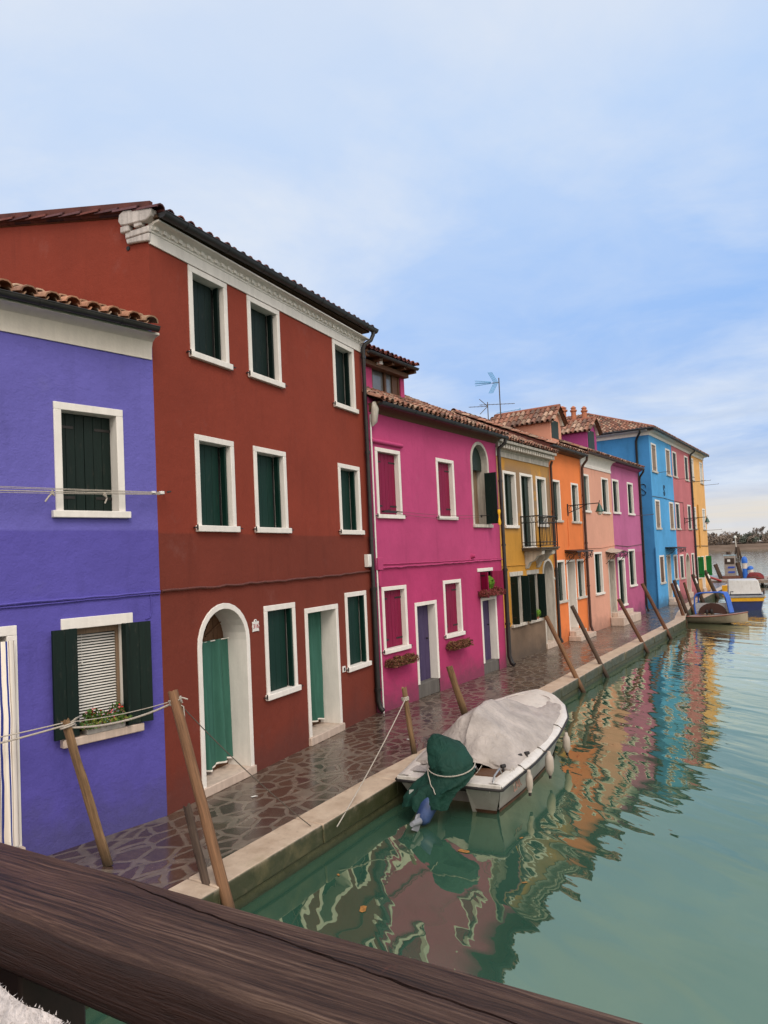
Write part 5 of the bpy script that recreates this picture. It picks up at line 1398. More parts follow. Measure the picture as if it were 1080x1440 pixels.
AT = Matrix.Rotation(R(90+18), 4, 'Z') @ Matrix.Translation((0,0,0))
def b2p(X, Y, Z): return tuple(Matrix.Rotation(R(108), 4, 'Z') @ (Vector((X, Y, Z)) - Vector((-6.55,34.75,W))))
arch = [(-6.32,.02),(-6.36,.35),(-6.34,.78),(-6.26,.93),(-6.08,.98),(-5.30,1.0),(-5.13,.95),(-5.05,.75),(-4.99,.40),(-4.93,.10)]
cn.tube([b2p(x, 34.4, z) for x, z in arch], .035, 8); cn.tube([b2p(x+.10, 34.75, z-.01) for x, z in arch], .035, 8)
for (a, b) in zip(arch[2:], arch[3:8]): cn.poly([b2p(a[0],34.4,a[1]+.03), b2p(b[0],34.4,b[1]+.03), b2p(b[0]+.1,34.75,b[1]+.02), b2p(a[0]+.1,34.75,a[1]+.02)])
for (a, b) in zip(arch[6:], arch[7:]): cn.poly([b2p(a[0]+.03,34.4,a[1]), b2p(b[0]+.03,34.4,b[1]), b2p(b[0]+.13,34.75,b[1]), b2p(a[0]+.13,34.75,a[1])])
obj('canopy_frame', cn, simple('blue_canvas', (.035,.12,.50), .6), b2, 50)
mb = MB(); mb.poly([b2p(x, 34.55, z) for x, z in [(-6.33,.05),(-6.36,.52),(-5.08,.52),(-4.95,.12)]]); obj('windscreen', mb, simple('milky_windscreen', (.45,.46,.48), .2), b2, 0)
mb = MB(); mb.prism([(-.58,0)] + [(-.58*math.cos(PI*i/14), .47*math.sin(PI*i/14)) for i in range(15)] + [(.58,0)], b2p(-5.64,34.44,.05), tuple(Vector(b2p(-4.64,34.44,.05)) - Vector(b2p(-5.64,34.44,.05))), (0,0,1), tuple(Vector(b2p(-5.64,34.54,.05)) - Vector(b2p(-5.64,34.44,.05))), 1.0)
obj('spray_hood', mb, simple('brown_canvas', (.055,.025,.02), .8), b2, 40)
mb = MB()
for q, (x, z, r_) in enumerate([(-5.85,.10,.07),(-5.66,.13,.08)]): mb.lathe([(r_*.3,-.1),(r_,0),(r_*.8,.1),(.01,.15)], b2p(x,34.36,z), 10)
obj('gear_bundle', mb, M['rubber'], b2, 50)

b3 = thing('work_boat', 'dark blue and yellow work boat with a white box cabin behind the small boat', 'boat', (-6.0,46.2,W), R(180+10))
mb = MB(); secs = []; BL3 = 5.4
for i in range(15):
    t = i/14; B = lerp_tab([(0,.80),(.5,.95),(.85,.90),(1,.78)], t); S = .72 + .06*t*t; bw = B*.80
    secs.append([(-B,t*BL3,S),(-B*.97,t*BL3,S*.55),(-bw,t*BL3,-.15),(0,t*BL3,-.2),(bw,t*BL3,-.15),(B*.97,t*BL3,S*.55),(B,t*BL3,S)])
mb.grid(secs); mb.poly(secs[0][::-1]); mb.poly(secs[-1]); obj('hull', mb, simple('navy_hull_paint', (.006,.018,.11), .35, 0, .25, 3), b3, 30)
mb = MB(); s = secs[-1]
mb.box(-.82,.82,BL3-.0,BL3+.05,.46,.64)
for sg in (-1, 1): mb.tube([(sg*(abs(q[6][0])+.01), q[6][1], q[6][2]-.16) for q in secs], .07, 6)
mb.box(.55,.98,1.2,1.7,.70,1.08)
obj('yellow_stripe', mb, simple('yellow_paint', (.72,.36,.01), .5), b3, 30)
mb = MB(); mb.grid([[(q[0][0]*1.03,q[0][1],q[0][2]),(q[0][0]*.9,q[0][1],q[0][2]+.05),(q[6][0]*.9,q[6][1],q[6][2]+.05),(q[6][0]*1.03,q[6][1],q[6][2])] for q in secs]); mb.box(-.86,.86,BL3-.02,BL3+.08,.66,.76)
obj('deck', mb, simple('grey_deck_paint', (.33,.34,.35), .6), b3, 30)
mb = MB(); mb.hexa([(-.72,3.0,.72),(.78,3.0,.72),(.80,4.9,.72),(-.80,4.9,.72),(-.66,3.05,1.52),(.72,3.05,1.52),(.76,4.75,1.54),(-.66,4.75,1.50)])
obj('cabin', mb, fibre('white_cabin', (.62,.61,.60), .3), b3, 30, .05)
mb = MB(); mb.tube([(-.85,5.1,.78),(-.85,5.1,.98)], .03, 8); mb.tube([(.7,5.2,.78),(.7,5.2,.95),(.55,5.2,.95)], .025, 6); obj('mooring_bitt', mb, M['iron'], b3, 40)

# grey moored skiff glimpsed between them
b4 = thing('moored_skiff', 'grey skiff half hidden behind the work boat cabin', 'boat', (-6.6,50,W), R(5))
mb = MB(); secs = []
for i in range(9):
    t = i/8; B = lerp_tab([(0,.6),(.6,.7),(1,.05)], t); secs.append([(-B,t*4,.45),(-B*.7,t*4,-.1),(0,t*4,-.2),(B*.7,t*4,-.1),(B,t*4,.45)])
mb.grid(secs); mb.poly(secs[0][::-1]); obj('hull', mb, fibre('grey_hull', (.40,.38,.36), .4), b4, 40)
mb = MB(); mb.grid([[(s[0][0],s[0][1],.43),(0,s[0][1],.47),(s[4][0],s[4][1],.43)] for s in secs]); obj('deck', mb, M['gel'], b4, 40)
# outboard engine with tangled gear behind the work boat
b5 = thing('open_boat', 'open boat with a bare outboard engine behind the white cabin', 'boat', (-4.35,50.5,W), R(-60))
mb = MB(); secs = [] 
for i in range(9):
    t = i/8; B = lerp_tab([(0,.7),(.6,.8),(1,.05)], t); secs.append([(-B,t*4,.55),(-B*.8,t*4,-.1),(0,t*4,-.2),(B*.8,t*4,-.1),(B,t*4,.55)])
mb.grid(secs); mb.poly(secs[0][::-1]); obj('hull', mb, fibre('pale_hull', (.5,.48,.44), .4), b5, 40)
mb = MB(); mb.grid([[(s[0][0],s[0][1],.53),(s[4][0],s[4][1],.53)] for s in secs]); obj('deck', mb, M['gelhull'], b5, 40)
mb = MB(); mb.tube([(0,-.25,-.1),(0,-.2,.5),(0,-.15,.7)], [.06,.09,.16], 10); mb.lathe([(.1,0),(.2,.08),(.18,.3),(.02,.38)], (0,-.15,.65), 12); mb.tube([(0,0,.8),(.1,.6,.9)], .03, 6); obj('outboard_motor', mb, simple('dark_engine', (.06,.055,.06), .5), b5, 50)

# ================================================================== fuel berth at the end of the quay
mb = MB(); mb.box(-11.5,-4.6,62.5,69.5,-.12,.12)
for x in (-7.2,-5.2): 
    for y in (62.8,69): mb.cyl((x,y,-1.5),(x,y,-.1),.12,8)
struct(obj('pontoon', mb, simple('grey_pontoon_planks', (.30,.24,.20), .7, 0, .4, 6), None, 30))
mb = MB(); mb.box(-11.5, -8.3, 53.5, 62.5, -.6, .02)
fp = thing('fuel_pump', 'grey fuel pump with two blue labels on the pontoon', 'fuel pump', (-9.2,66,.12))
mb = MB(); mb.box(-.42,.42,-.25,.25,.05,1.92); obj('cabinet', mb, simple('grey_pump_panel', (.30,.26,.23), .5, 0, .2), fp, 30, .02)
mb = MB(); mb.box(-.36,.36,-.27,-.24,1.22,1.72); obj('display', mb, simple('dark_display', (.045,.03,.025), .4), fp, 30, .01)
mb = MB(); mb.box(-.16,.06,-.285,-.265,1.42,1.62); obj('label', mb, M['plastic'], fp, 0)
for z in (.95, .55):
    mb = MB(); mb.box(-.14,.38,-.27,-.24,z-.05,z+.07); mb.box(-.2,.3,-.268,-.24,z-.08,z-.05); obj('blue_label', mb, simple('blue_label_paint', (.03,.08,.42), .5), fp, 0)
mb = MB(); mb.box(-.44,.44,-.26,.26,1.92,2.0); obj('hood', mb, simple('pale_blue_hood', (.30,.42,.48), .5), fp, 0, .01)
mb = MB(); mb.tube([(.46,0,1.7),(.62,0,1.5),(.66,0,1.2),(.60,0,.9),(.72,0,.5),(.66,0,.2)], .045, 8); mb.tube([(.5,-.1,1.75),(.75,-.1,1.6),(.7,-.1,1.35),(.5,-.1,1.3)], .03, 6); obj('hose', mb, simple('grey_hose', (.14,.13,.12), .6), fp, 50)
mb = MB(); mb.box(-.6,.75,-.4,.4,0,.05+.18); obj('base', mb, simple('rusty_base', (.16,.07,.05), .8), fp, 30, .01)
G2 = 'thick timber piles around the fuel berth'
post('timber pile right behind the fuel pump', (-9.5,68,W), (-9.55,68,2.35), .20, .19, M['post_dark'], 21, group=G2)
post('leaning timber pile left of the fuel pump', (-9.8,66,W), (-10.35,66,1.35), .17, .16, M['post_dark'], 22, group=G2)
post('leaning timber pile right of the fuel pump', (-8.3,66,W), (-8.62,66,1.45), .18, .17, M['post_dark'], 23, group=G2)
bluep = simple('blue_pole_paint', (.025,.14,.55), .5); whp = simple('white_pole_paint', (.6,.55,.5), .5)
for i, (x, z0_, z1_, tilt, lab) in enumerate([(-8.1,.1,1.95,0,'taller blue and white striped pole with a rounded blue cap by the pump'), (-7.6,.1,1.15,-.12,'shorter leaning blue pole right of the taller striped one')]):
    bp = thing('striped_pole', lab, 'pole', (x,66,z0_)); bp.rotation_euler = (0, tilt, 0); h_ = z1_-z0_
    mb = MB(); mb.lathe([(.20,0),(.20,h_*.45)], n=14); obj('lower_band', mb, bluep, bp, 40)
    mb = MB(); mb.lathe([(.195,h_*.45),(.19,h_*.72)], n=14); obj('white_band', mb, whp, bp, 40)
    mb = MB(); mb.lathe([(.23,h_*.70),(.23,h_*.86),(.17,h_*.95),(.02,h_)], n=14); obj('cap', mb, bluep, bp, 40)
rr = thing('red_ramp', 'red metal gangway ramp left of the fuel pump', 'ramp', (-10.2,62.8,.1))
mb = MB(); mb.hexa([(-.6,-.4,-.3),(.7,-.4,-.45),(.7,.6,-.45),(-.6,.6,-.3),(-.6,-.4,-.1),(.7,-.4,-.38),(.7,.6,-.38),(-.6,.6,-.1)]); obj('plate', mb, simple('brown_red_metal', (.14,.04,.03), .6), rr, 30)
mb = MB(); mb.tube([(-.6,-.4,.55),(.8,-.4,.0)], .09, 6); mb.tube([(-.6,-.4,-.2),(-.6,-.4,.55)], .07, 6); mb.tube([(-.6,-.4,.1),(.7,-.4,-.3)], .06, 6); obj('railing', mb, simple('red_railing_paint', (.32,.03,.03), .5), rr, 40)
for i, (x, y, s_, lab) in enumerate([(-7.15,64,1.0,'red tarpaulined bundle on the pontoon right of the pump'), (-5.6,64,.95,'second red bundle at the far right edge of the pontoon')]):
    rb_ = thing('covered_bundle', lab, 'bundle', (x,y,.1)); mb = MB(); P = []
    for j in range(9):
        row = []
        for k_ in range(21):
            a = 2*PI*k_/20; q_ = j/8; rr_ = math.cos(q_*PI/2)**.35*(1 + .14*noise.noise(Vector((math.cos(a)*2, math.sin(a)*2, q_*2+i*5))))
            row.append((.62*s_*rr_*math.cos(a), .4*rr_*math.sin(a), .55*math.sin(q_*PI/2)*(1+.2*noise.noise(Vector((a, i, 2))))))
        P.append(row)
    mb.grid(P); obj('tarpaulin', mb, tarp_mat('red_tarpaulin', (.22,.035,.04)), rb_, 60)
    mb = MB(); mb.tube([(-.7*s_,-.42,.1),(0,-.5,.25),(.7*s_,-.42,.05)], .03, 5); obj('lashing', mb, M['darkrope'], rb_, 50)
# channel marker far out
mk = thing('channel_marker', 'slim channel marker with a white lamp far out on the lagoon', 'channel marker', (-22.6,174,W))
mb = MB()
for dx, dy in ((-.5,0),(.5,.2),(.1,-.4)): mb.tube([(dx*1.6,dy,-1),(dx*.35,dy*.3,2.4)], .22, 7)
obj('timber_legs', mb, M['post_dark'], mk, 40)
mb = MB(); mb.cyl((-.2,0,2.0),(-.3,0,4.4),.10,7); obj('mast', mb, whp, mk, 40)
mb = MB(); mb.lathe([(.1,0),(.28,.1),(.28,.45),(.05,.6)], (-.3,0,4.3), 8); obj('lamp', mb, simple('white_lamp_glass', (.8,.8,.75), .3), mk, 40)

# ================================================================== wall lamps
def wall_lamp(h, x, z, out, label, arms='h', cab=None):
    t = thing('street_lamp', label, 'street lamp', T(h) @ Vector((x, 0, z)), PI/2, 'bracket street lamps on the facades')
    mb = MB(); mb.box(-.03,.03,-.03,0,-.30,.12); mb.tube([(0,0,.05),(0,-out,.07)], .018, 6); mb.tube([(0,0,-.22),(0,-out*.35,-.08),(0,-out*.62,.05)], .014, 6)
    for (cy, cz, r_) in ((-.16,-.06,.09),(-.34,-.0,.055)): mb.tube([(0,cy + r_*math.cos(q*.6),cz + r_*math.sin(q*.6)) for q in range(11)], .010, 5)
    mb.tube([(0,-out,.07),(0,-out-.02,.16)], .012, 5)
    obj('bracket', mb, M['iron'], t, 50)
    mb = MB(); mb.lathe([(.03,.0),(.05,-.06),(.08,-.12),(.11,-.22),(.15,-.28),(.145,-.29)], (0,-out,.05), 14); obj('lamp_shade', mb, simple('dark_green_enamel', (.02,.075,.055), .35), t, 50)
    mb = MB(); mb.lathe([(.11,-.27),(.10,-.34),(.05,-.40),(.005,-.41)], (0,-out,.05), 12); obj('lamp_glass', mb, simple('frosted_lamp_glass', (.75,.73,.66), .3), t, 50)
    return t
wall_lamp(H5, 1.68, 4.70, 1.15, 'green-shaded lamp on a scrolled bracket on the orange house')
wall_lamp(H9, 2.5, 4.66, 1.25, 'farther bracket lamp on the rose house')
# ================================================================== aerials
def yagi(mb, c, d, L, n, w, r=.012):
    c = Vector(c); d = Vector(d).normalized(); s = d.cross(Vector((0,0,1))).normalized()
    mb.tube([c, c + d*L], r, 5)
    for i in range(n):
        p = c + d*(L*(i+.5)/n); mb.tube([p - s*w*(1-.4*i/n), p + s*w*(1-.4*i/n)], r*.5, 4)
A1 = thing('tv_aerial', 'tallest aerial mast with a finned blue antenna above the ochre roof', 'aerial', (-11.5,25.9,8.0)); CR = Vector((.83,.556,0))
mb = MB(); mb.cyl((0,0,-.2),(0,0,2.1),.022,6); obj('mast', mb, M['darkrope'], A1, 40)
blu = simple('blue_aerial_plastic', (.10,.35,.60), .4)
mb = MB(); p0 = Vector((0,0,1.92))
q1 = p0 - CR*.12; q2 = p0 - CR*.95
for dz, ds in ((.10,0),(-.10,0),(0,.08),(0,-.08)):
    s_ = Vector((-.556,.83,0))*ds; mb.tube([q1 + Vector((0,0,dz*.3)) + s_*.3 - CR*.2, q2 + Vector((0,0,dz)) + s_], .012, 4)
for sg, ln in ((1,.42),(-1,.42)):
    for kk in range(4):
        o_ = -CR*(.05+.05*kk); mb.tube([p0 + o_, p0 + o_ - CR*.22 + Vector((0,0,sg*ln))], .012, 4)
obj('finned_antenna', mb, blu, A1, 40)
mb = MB(); mb.tube([(0,0,1.92), tuple(-CR*.3 + Vector((0,0,1.9)))], .016, 5); yagi(mb, -CR*.82 + Vector((0,0,1.05)), CR, 1.4, 9, .14); obj('yagi_antenna', mb, M['darkrope'], A1, 40)
A2 = thing('tv_aerial', 'short aerial with a v-shaped reflector left of the tallest mast', 'aerial', (-11.9,25.6,8.0))
mb = MB(); mb.cyl((0,0,-.2),(0,0,1.15),.018,6); yagi(mb, (0,0,.98), -CR, .75, 5, .12)
for sg in (1,-1): mb.tube([(0,0,.98), tuple(-CR*.32 + Vector((0,0,.98+sg*.30)))], .014, 5)
yagi(mb, -CR*.35 + Vector((0,0,.2)), CR, .55, 5, .1); obj('antenna', mb, M['darkrope'], A2, 40)
A3 = thing('tv_aerial', 'low aerial with one long blue boom pointing left', 'aerial', (-11.5,27.9,8.2))
mb = MB(); mb.cyl((0,0,-.2),(0,0,1.0),.018,6); yagi(mb, (0,0,.95), tuple(-CR + Vector((0,0,-.13))), 1.0, 7, .1); obj('antenna', mb, blu, A3, 40)
A4 = thing('tv_aerial', 'aerial with two short blue booms above the peach dormer', 'aerial', (-11.5,31.4,8.6))
mb = MB(); mb.cyl((0,0,-.6),(0,0,1.15),.020,6); yagi(mb, (0,0,1.08), -CR, .65, 6, .1); yagi(mb, (0,0,.1), -CR, .6, 6, .1); obj('antenna', mb, blu, A4, 40)

# ================================================================== bridge handrail
def rail_mat():
    k = NT('dark_stained_rail_wood'); p = k.tc()
    wob = k.noise(k.mapv(p, scale=(2.5, 6, 6)), 1.0, 3, .55, out='Color')
    mx = k.n('ShaderNodeMix', data_type='VECTOR'); mx.inputs[0].default_value = .028; k.l(p, mx.inputs[4]); k.l(wob, mx.inputs[5])
    q = mx.outputs[1]
    g1 = k.noise(k.mapv(q, scale=(1.3, 190, 120)), 1.0, 6, .7, .12)
    g2 = k.noise(k.mapv(q, scale=(7, 230, 150)), 1.0, 3, .65)
    g3 = k.noise(k.mapv(q, scale=(.8, 16, 12)), 1.0, 4, .6)
    grain = k.math('ADD', k.math('ADD', k.math('MULTIPLY', g1, .5), k.math('MULTIPLY', g2, .22)), k.math('MULTIPLY', g3, .28))
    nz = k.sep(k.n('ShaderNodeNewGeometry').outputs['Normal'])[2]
    top = k.maprange(nz, .62, .98)  # upward faces painted brighter, front darker: shading put into the colour
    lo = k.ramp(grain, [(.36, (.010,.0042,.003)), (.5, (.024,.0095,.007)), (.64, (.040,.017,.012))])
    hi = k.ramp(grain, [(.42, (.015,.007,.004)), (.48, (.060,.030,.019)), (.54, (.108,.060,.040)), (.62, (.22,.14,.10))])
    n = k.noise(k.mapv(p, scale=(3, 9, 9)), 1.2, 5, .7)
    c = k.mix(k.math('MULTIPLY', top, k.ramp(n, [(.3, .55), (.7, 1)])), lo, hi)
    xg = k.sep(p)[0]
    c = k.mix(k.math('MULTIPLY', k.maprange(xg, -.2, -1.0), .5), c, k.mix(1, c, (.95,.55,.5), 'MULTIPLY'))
    c = k.mix(k.ramp(k.noise(p, 11, 4, .7), [(.68, 0), (.73, .6)]), c, (.13,.05,.035))
    h = k.math('ADD', k.math('ADD', k.math('MULTIPLY', g1, 1.3), k.math('MULTIPLY', g2, .6)), k.math('MULTIPLY', g3, .5))
    return k.set(c, k.ramp(n, [(.3, .42), (.7, .62)]), normal=k.bump(h, .9, .005), spec=.28)
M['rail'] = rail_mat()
RA = math.atan2(.07, 1.28)
rail = thing('bridge_handrail', 'dark brown weathered wooden handrail with a long crack, in the foreground', 'handrail', (-.56, .84 - .0, 0), RA)
# local: x along, y = 0 at the far edge, negative toward the camera
def crack_y(x):   # distance of the crack from the far edge
    tab = [(-.62,-.012),(-.40,-.034),(-.22,-.045),(0,-.060),(.22,-.075),(.6,-.09)]
    if x <= tab[0][0]: return tab[0][1]
    for (a, b), (c, d) in zip(tab, tab[1:]):
        if x <= c: return b + (d-b)*(x-a)/(c-a)
    return tab[-1][1]
mb = MB(); P = []; zt_, ht = 2.65, .108; Wd = .185; N_ = 620; rr_ = .030
for i in range(N_+1):
    x = -3.0 + 6.4*i/N_
    cy = crack_y(x) + .0022*noise.noise(Vector((x*35, 0, 0))) + .004*noise.noise(Vector((x*9, 2, 0)))
    wdt = .0022*max(0, min(1, (x+.60)/.15))*max(0, min(1, (1.2-x)/.3)) * (1 + .8*noise.noise(Vector((x*14, 5, 0)))) + .00002
    dp = min(.016, wdt*8)
    e = .002*noise.noise(Vector((x*6, 9, 0)))
    pr = [(.0,-ht)]
    for q in range(5): a = -PI/2*0 + q*PI/8; pr.append((-.008 + .008*math.cos(a), -.008 + .008*math.sin(a)))
    sagz = -.0015*noise.noise(Vector((x*3, 0, 7)))
    pr += [(cy + wdt, .0), (cy + wdt*.3, -dp), (cy - wdt*.3, -dp), (cy - wdt, .0)]
    for yy_ in (-.105, -.13): pr.append((yy_, .0005))
    for q in range(8): a = PI/2 + q*PI/14; pr.append((-Wd + rr_ + rr_*math.cos(a) + e, -rr_ + rr_*math.sin(a)))
    pr += [(-Wd + e, -ht*.6), (-Wd + .002, -ht + .02), (-Wd + .02, -ht), (.0,-ht)]
    P.append([(x, a, zt_ + b + sagz) for a, b in pr])
mb.grid(P); mb.poly(P[0]); mb.poly(P[-1][::-1])
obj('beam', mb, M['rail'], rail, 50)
for x in (-.67, 1.6, -2.6):
    mb = MB(); mb.box(x-.12, x+.02, -.155, -.03, 1.3, zt_-ht+.002); obj('baluster_post', mb, simple('very_dark_post_wood', (.018,.008,.006), .7, 0, .4, 12), rail, 30, .006)
mb = MB(); mb.box(-3.0,3.4,-.14,-.06,1.72,1.80); obj('lower_rail', mb, M['rail'], rail, 30, .006)
# deck of the bridge under the viewer
mb = MB()
for i in range(10): mb.box(-7.0, 3.6, .66 - .2*(i+1) + .008, .66 - .2*i, 1.40, 1.46)
for x in (-6, -3, 0, 3): mb.box(x-.1, x+.1, -1.3, .64, 1.15, 1.395)
struct(obj('bridge_deck', mb, M['rail'], None, 30))
# someone's white fleece sleeve, modelled as cloth hung low at the frame corner
mb = MB(); P = []
for j in range(13):
    P.append([(-1.42 + .42*i/16, .598 - .045*math.sin(min(1, j/5)*PI/2) + .004*math.sin(i*.9 + j*.3), 2.556 - .022*j - .004*i/16 + .006*noise.noise(Vector((i*.8, j*.8, 0)))) for i in range(17)])
mb.grid(P); cx_, cy_, cz_ = -1.2, .57, 2.30
rnd = random.Random(3)
for row in P:
    for p in row:
        for _ in range(26):
            q = Vector(p) + Vector((rnd.uniform(-.014,.014), rnd.uniform(-.003,.003), rnd.uniform(-.012,.001))); d_ = Vector((rnd.uniform(-1,1), rnd.uniform(-1,1), rnd.uniform(-.2,.9))).normalized()*rnd.uniform(.003,.007); s_ = d_.cross(Vector((0,0,1))).normalized()*.0012
            mb.poly([q - s_, q + s_, q + d_])
mb.v = [(x-cx_, y-cy_, z-cz_) for x, y, z in mb.v]
fl = obj('fleece_sleeve', mb, simple('shaded_white_fleece', (.55,.50,.49), .95, 0, .35, 60, .8), None, 60); fl.location = (cx_, cy_, cz_)  # white toned down, shade below the rail put into the colour
tag(fl, 'fluffy white fleece sleeve hanging inside the wooden handrail', 'cloth')

# ================================================================== far shore
k = NT('brown_far_shore'); g = k.geo(); n = k.noise(k.mapv(g, scale=(.05,.02,.6)), 2, 5, .7)
mshore = k.set(k.mix(k.ramp(n, [(.3, 0), (.7, 1)]), (.10,.07,.052), (.21,.155,.12)), .95, spec=.1)
mb = MB(); P = []
for i in range(161):
    x = -420 + 5*i; d_ = 3*noise.noise(Vector((x*.02, 0, 0)))
    P.append([(x, 341 + d_, -.6), (x, 343 + d_, .15), (x, 347 + d_, 1.6 + .5*noise.noise(Vector((x*.1, 0, 3)))), (x, 358, 2.6), (x, 420, 2.8), (x, 900, 2.8)])
mb.grid(P); struct(obj('far_shore', mb, mshore, None, 0))
def clump(mb, c, r, n, s, rnd, fl=.7):
    for _ in range(n):
        v = Vector((rnd.gauss(0,1), rnd.gauss(0,1)*.8, rnd.gauss(0,1)*fl)); v = v/ max(.6, v.length)*rnd.uniform(.5,1.05); p = Vector(c) + v*r
        a = Vector((rnd.uniform(-1,1), rnd.uniform(-1,1), rnd.uniform(-1,1))).normalized(); d_ = a.orthogonal().normalized(); e_ = a.cross(d_); q = s*rnd.uniform(.6,1.4)
        mb.col = (rnd.uniform(.6,1.4),)*3
        mb.poly([p - d_*q, p - e_*q*.6, p + d_*q, p + e_*q*.6])
rnd = random.Random(17); mb = MB(); mb2 = MB()
x = -130.0
while x < 120:
    h_ = rnd.uniform(1.3, 2.8); dark = (noise.noise(Vector((x*.045, 3, 0))) > .0) or x > -47
    for kk in range(3):
        clump(mb2 if (dark and rnd.random() < .7) else mb, (x + rnd.uniform(-1.5,1.5), 352 + 5*kk + rnd.uniform(-1,1), 2.8 + h_*.5 + kk*.8), h_*(.75 + .15*kk), 190, .36, rnd)
    x += rnd.uniform(1.2, 2.2)
o = obj('distant_scrub', mb, leafmat('hazed_brown_winter_scrub', (.24,.19,.155), .2), None, 0); o['kind'] = 'stuff'; o['label'] = 'brown winter scrub along the far shore'; o['category'] = 'scrub'  # scrub brown paled, distance haze put into the colour
o = obj('distant_evergreen_scrub', mb2, leafmat('dark_green_scrub', (.115,.13,.105), .2), None, 0); o['kind'] = 'stuff'; o['label'] = 'darker evergreen bushes along the far shore'; o['category'] = 'scrub'
def bare_tree(x, y, h, seed, label):
    rnd = random.Random(seed); t = thing('bare_tree', label, 'tree', (x, y, 2.6), 0, 'bare trees on the far shore')
    tb = MB(); cb = MB()
    def br(p, d, L, r, dep):
        q = p + d*L; (tb if dep < 2 else cb).tube([p, (p+q)/2 + Vector((rnd.uniform(-1,1),rnd.uniform(-1,1),0))*L*.05, q], [max(r,.035), max(r*.85,.035), max(r*.6,.03)], 5 if dep < 2 else 3, cap=False)
        if dep >= 6: return
        for _ in range(3 if dep < 5 else 4):
            nd = (d + Vector((rnd.uniform(-1,1), rnd.uniform(-1,1), rnd.uniform(-.1,.9)))*.55).normalized()
            br(p + d*L*rnd.uniform(.55, 1), nd, L*rnd.uniform(.6,.8), r*.58, dep+1)
    br(Vector((0,0,0)), Vector((0,0,1)), h*.30, h*.03, 0)
    m_ = simple('hazed_grey_brown_twigs', (.24,.20,.18), .9)  # twig colour lightened to stand for haze over the water
    obj('trunk', tb, m_, t, 50); obj('crown', cb, m_, t, 0)
for i, (x, h, lab) in enumerate([(-46.5,6.4,'short bare tree standing alone left of the taller pair on the far shore'),(-38.8,8.2,'taller bare tree left in the pair on the far shore'),(-35.2,7.8,'bare tree right beside the tallest one on the far shore'),(-31.5,7.6,'rightmost bare tree of the far shore, at the edge of the frame'),(-56.0,6.5,'low bare tree rising by the last yellow house')]):
    bare_tree(x, 354, h, 100+i, lab)

# ================================================================== sky, sun, camera
w = bpy.data.worlds.new('World'); scene.world = w; w.use_nodes = True; nt = w.node_tree; nt.nodes.clear()
K = NT.__new__(NT); K.t = nt; K._tc = None
SUN_AZ = R(125); SUN_EL = R(48)      # azimuth measured clockwise from +Y: right and behind the viewer
sky = K.n('ShaderNodeTexSky', sky_type='NISHITA'); sky.sun_disc = False; sky.sun_elevation = SUN_EL; sky.sun_rotation = SUN_AZ; sky.dust_density = 1.5
d = K.tc('Generated'); s = K.sep(d); el = s[2]
zc = K.math('MAXIMUM', el, .03)
proj = K.n('ShaderNodeCombineXYZ'); K.l(K.math('DIVIDE', s[0], K.math('ADD', zc, .12)), proj.inputs[0]); K.l(K.math('DIVIDE', s[1], K.math('ADD', zc, .12)), proj.inputs[1])
n1 = K.noise(K.mapv(proj.outputs[0], scale=(.9,.9,1), loc=(3.1,1.7,0)), 1.0, 7, .56, .3)
n2 = K.noise(K.mapv(proj.outputs[0], scale=(1.8,1.8,1), loc=(7.1,4.7,0)), 1.0, 6, .62, .5)
base = K.ramp(el, [(0.0, (.78,.80,.83)), (.05, (.46,.58,.84)), (.14, (.33,.53,.93)), (.30, (.33,.56,1.0)), (.52, (.54,.73,1.04)), (.75, (.76,.84,.98)), (1, (.85,.87,.90))])
cloud = K.math('MULTIPLY', K.ramp(n1, [(.42, 0), (.62, 1)]), .62)
cloud = K.math('ADD', cloud, K.math('MULTIPLY', K.ramp(n2, [(.42, 0), (.75, 1)]), .28), clamp=True)
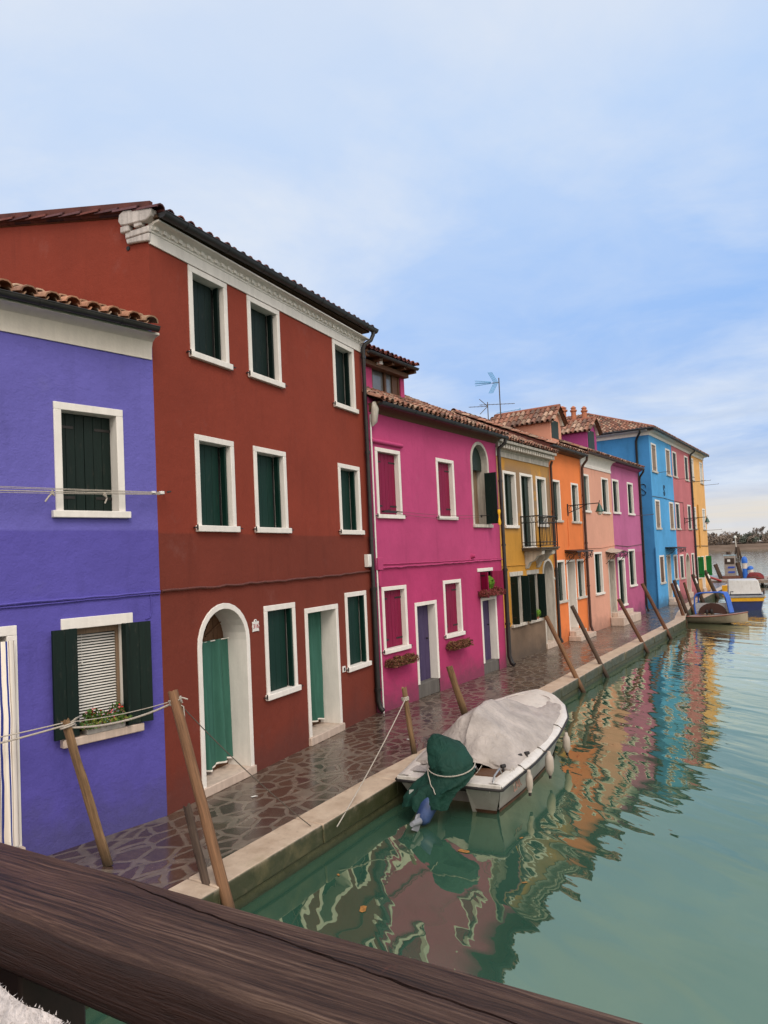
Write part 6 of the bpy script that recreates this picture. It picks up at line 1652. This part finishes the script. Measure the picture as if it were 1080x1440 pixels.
# the sky behind and to the left of the view is paler
side = K.math('ADD', K.math('MULTIPLY', s[0], -.75), K.math('MULTIPLY', s[1], -.25))
pale = K.maprange(side, -.25, .75, .0, .55)
cloud = K.math('ADD', cloud, pale, clamp=True)
c = K.mix(cloud, base, (.82,.89,1.0))
hz = K.math('MULTIPLY', K.ramp(el, [(.0, 1), (.045, 1), (.075, 0)]), K.ramp(K.noise(K.mapv(d, scale=(3,3,40)), 1, 4, .6), [(.30, .25), (.6, 1)]))
c = K.mix(hz, c, (.84,.78,.71))
bands = K.math('MULTIPLY', K.ramp(el, [(.07, 0), (.10, 1), (.16, 1), (.24, 0)]), K.ramp(K.noise(K.mapv(d, scale=(2,2,26)), 1, 4, .6), [(.45, 0), (.7, .6)]))
c = K.mix(bands, c, (.58,.66,.80))
# the bright, warmer overcast around the veiled sun, behind the viewer
sdir = K.math('ADD', K.math('MULTIPLY', s[0], .80), K.math('MULTIPLY', s[1], -.60))
glow = K.maprange(sdir, -.15, .75); glow.node.interpolation_type = 'SMOOTHSTEP'
c = K.mix(glow, c, (1.75, 1.58, 1.38))
cn_ = K.n('ShaderNodeBackground'); K.l(c, cn_.inputs[0]); cn_.inputs[1].default_value = 1.0
bs = K.n('ShaderNodeBackground'); K.l(sky.outputs[0], bs.inputs[0]); bs.inputs[1].default_value = .10
ms = K.n('ShaderNodeMixShader'); ms.inputs[0].default_value = .88; K.l(bs.outputs[0], ms.inputs[1]); K.l(cn_.outputs[0], ms.inputs[2])
wo = K.n('ShaderNodeOutputWorld'); K.l(ms.outputs[0], wo.inputs[0])

sl_ = bpy.data.lights.new('sun', 'SUN'); sl_.energy = 1.5; sl_.angle = R(25); sl_.color = (1, .90, .79)
so_ = bpy.data.objects.new('sun', sl_); COL.objects.link(so_)
sd = Vector((math.sin(SUN_AZ)*math.cos(SUN_EL), math.cos(SUN_AZ)*math.cos(SUN_EL), math.sin(SUN_EL)))
so_.rotation_euler = sd.to_track_quat('Z', 'Y').to_euler(); so_.location = (0, 0, 30)

cam = bpy.data.cameras.new('camera'); cam.sensor_fit = 'HORIZONTAL'; cam.sensor_width = 36; cam.lens = 33.333; cam.shift_y = 25/1080; cam.clip_start = .02; cam.clip_end = 6000
co = bpy.data.objects.new('camera', cam); COL.objects.link(co)
RM = Matrix(((.82994953,.05898148,.5547116),(.55602691,-.00739291,-.83113141),(-.04492043,.9982317,-.03893104)))
co.matrix_world = Matrix.Translation((0, 0, 3.2)) @ RM.to_4x4()
scene.camera = co
scene.view_settings.view_transform = 'Standard'; scene.view_settings.look = 'None'; scene.view_settings.exposure = 0
scene.cycles.use_denoising = True; scene.cycles.max_bounces = 6; scene.cycles.caustics_reflective = False
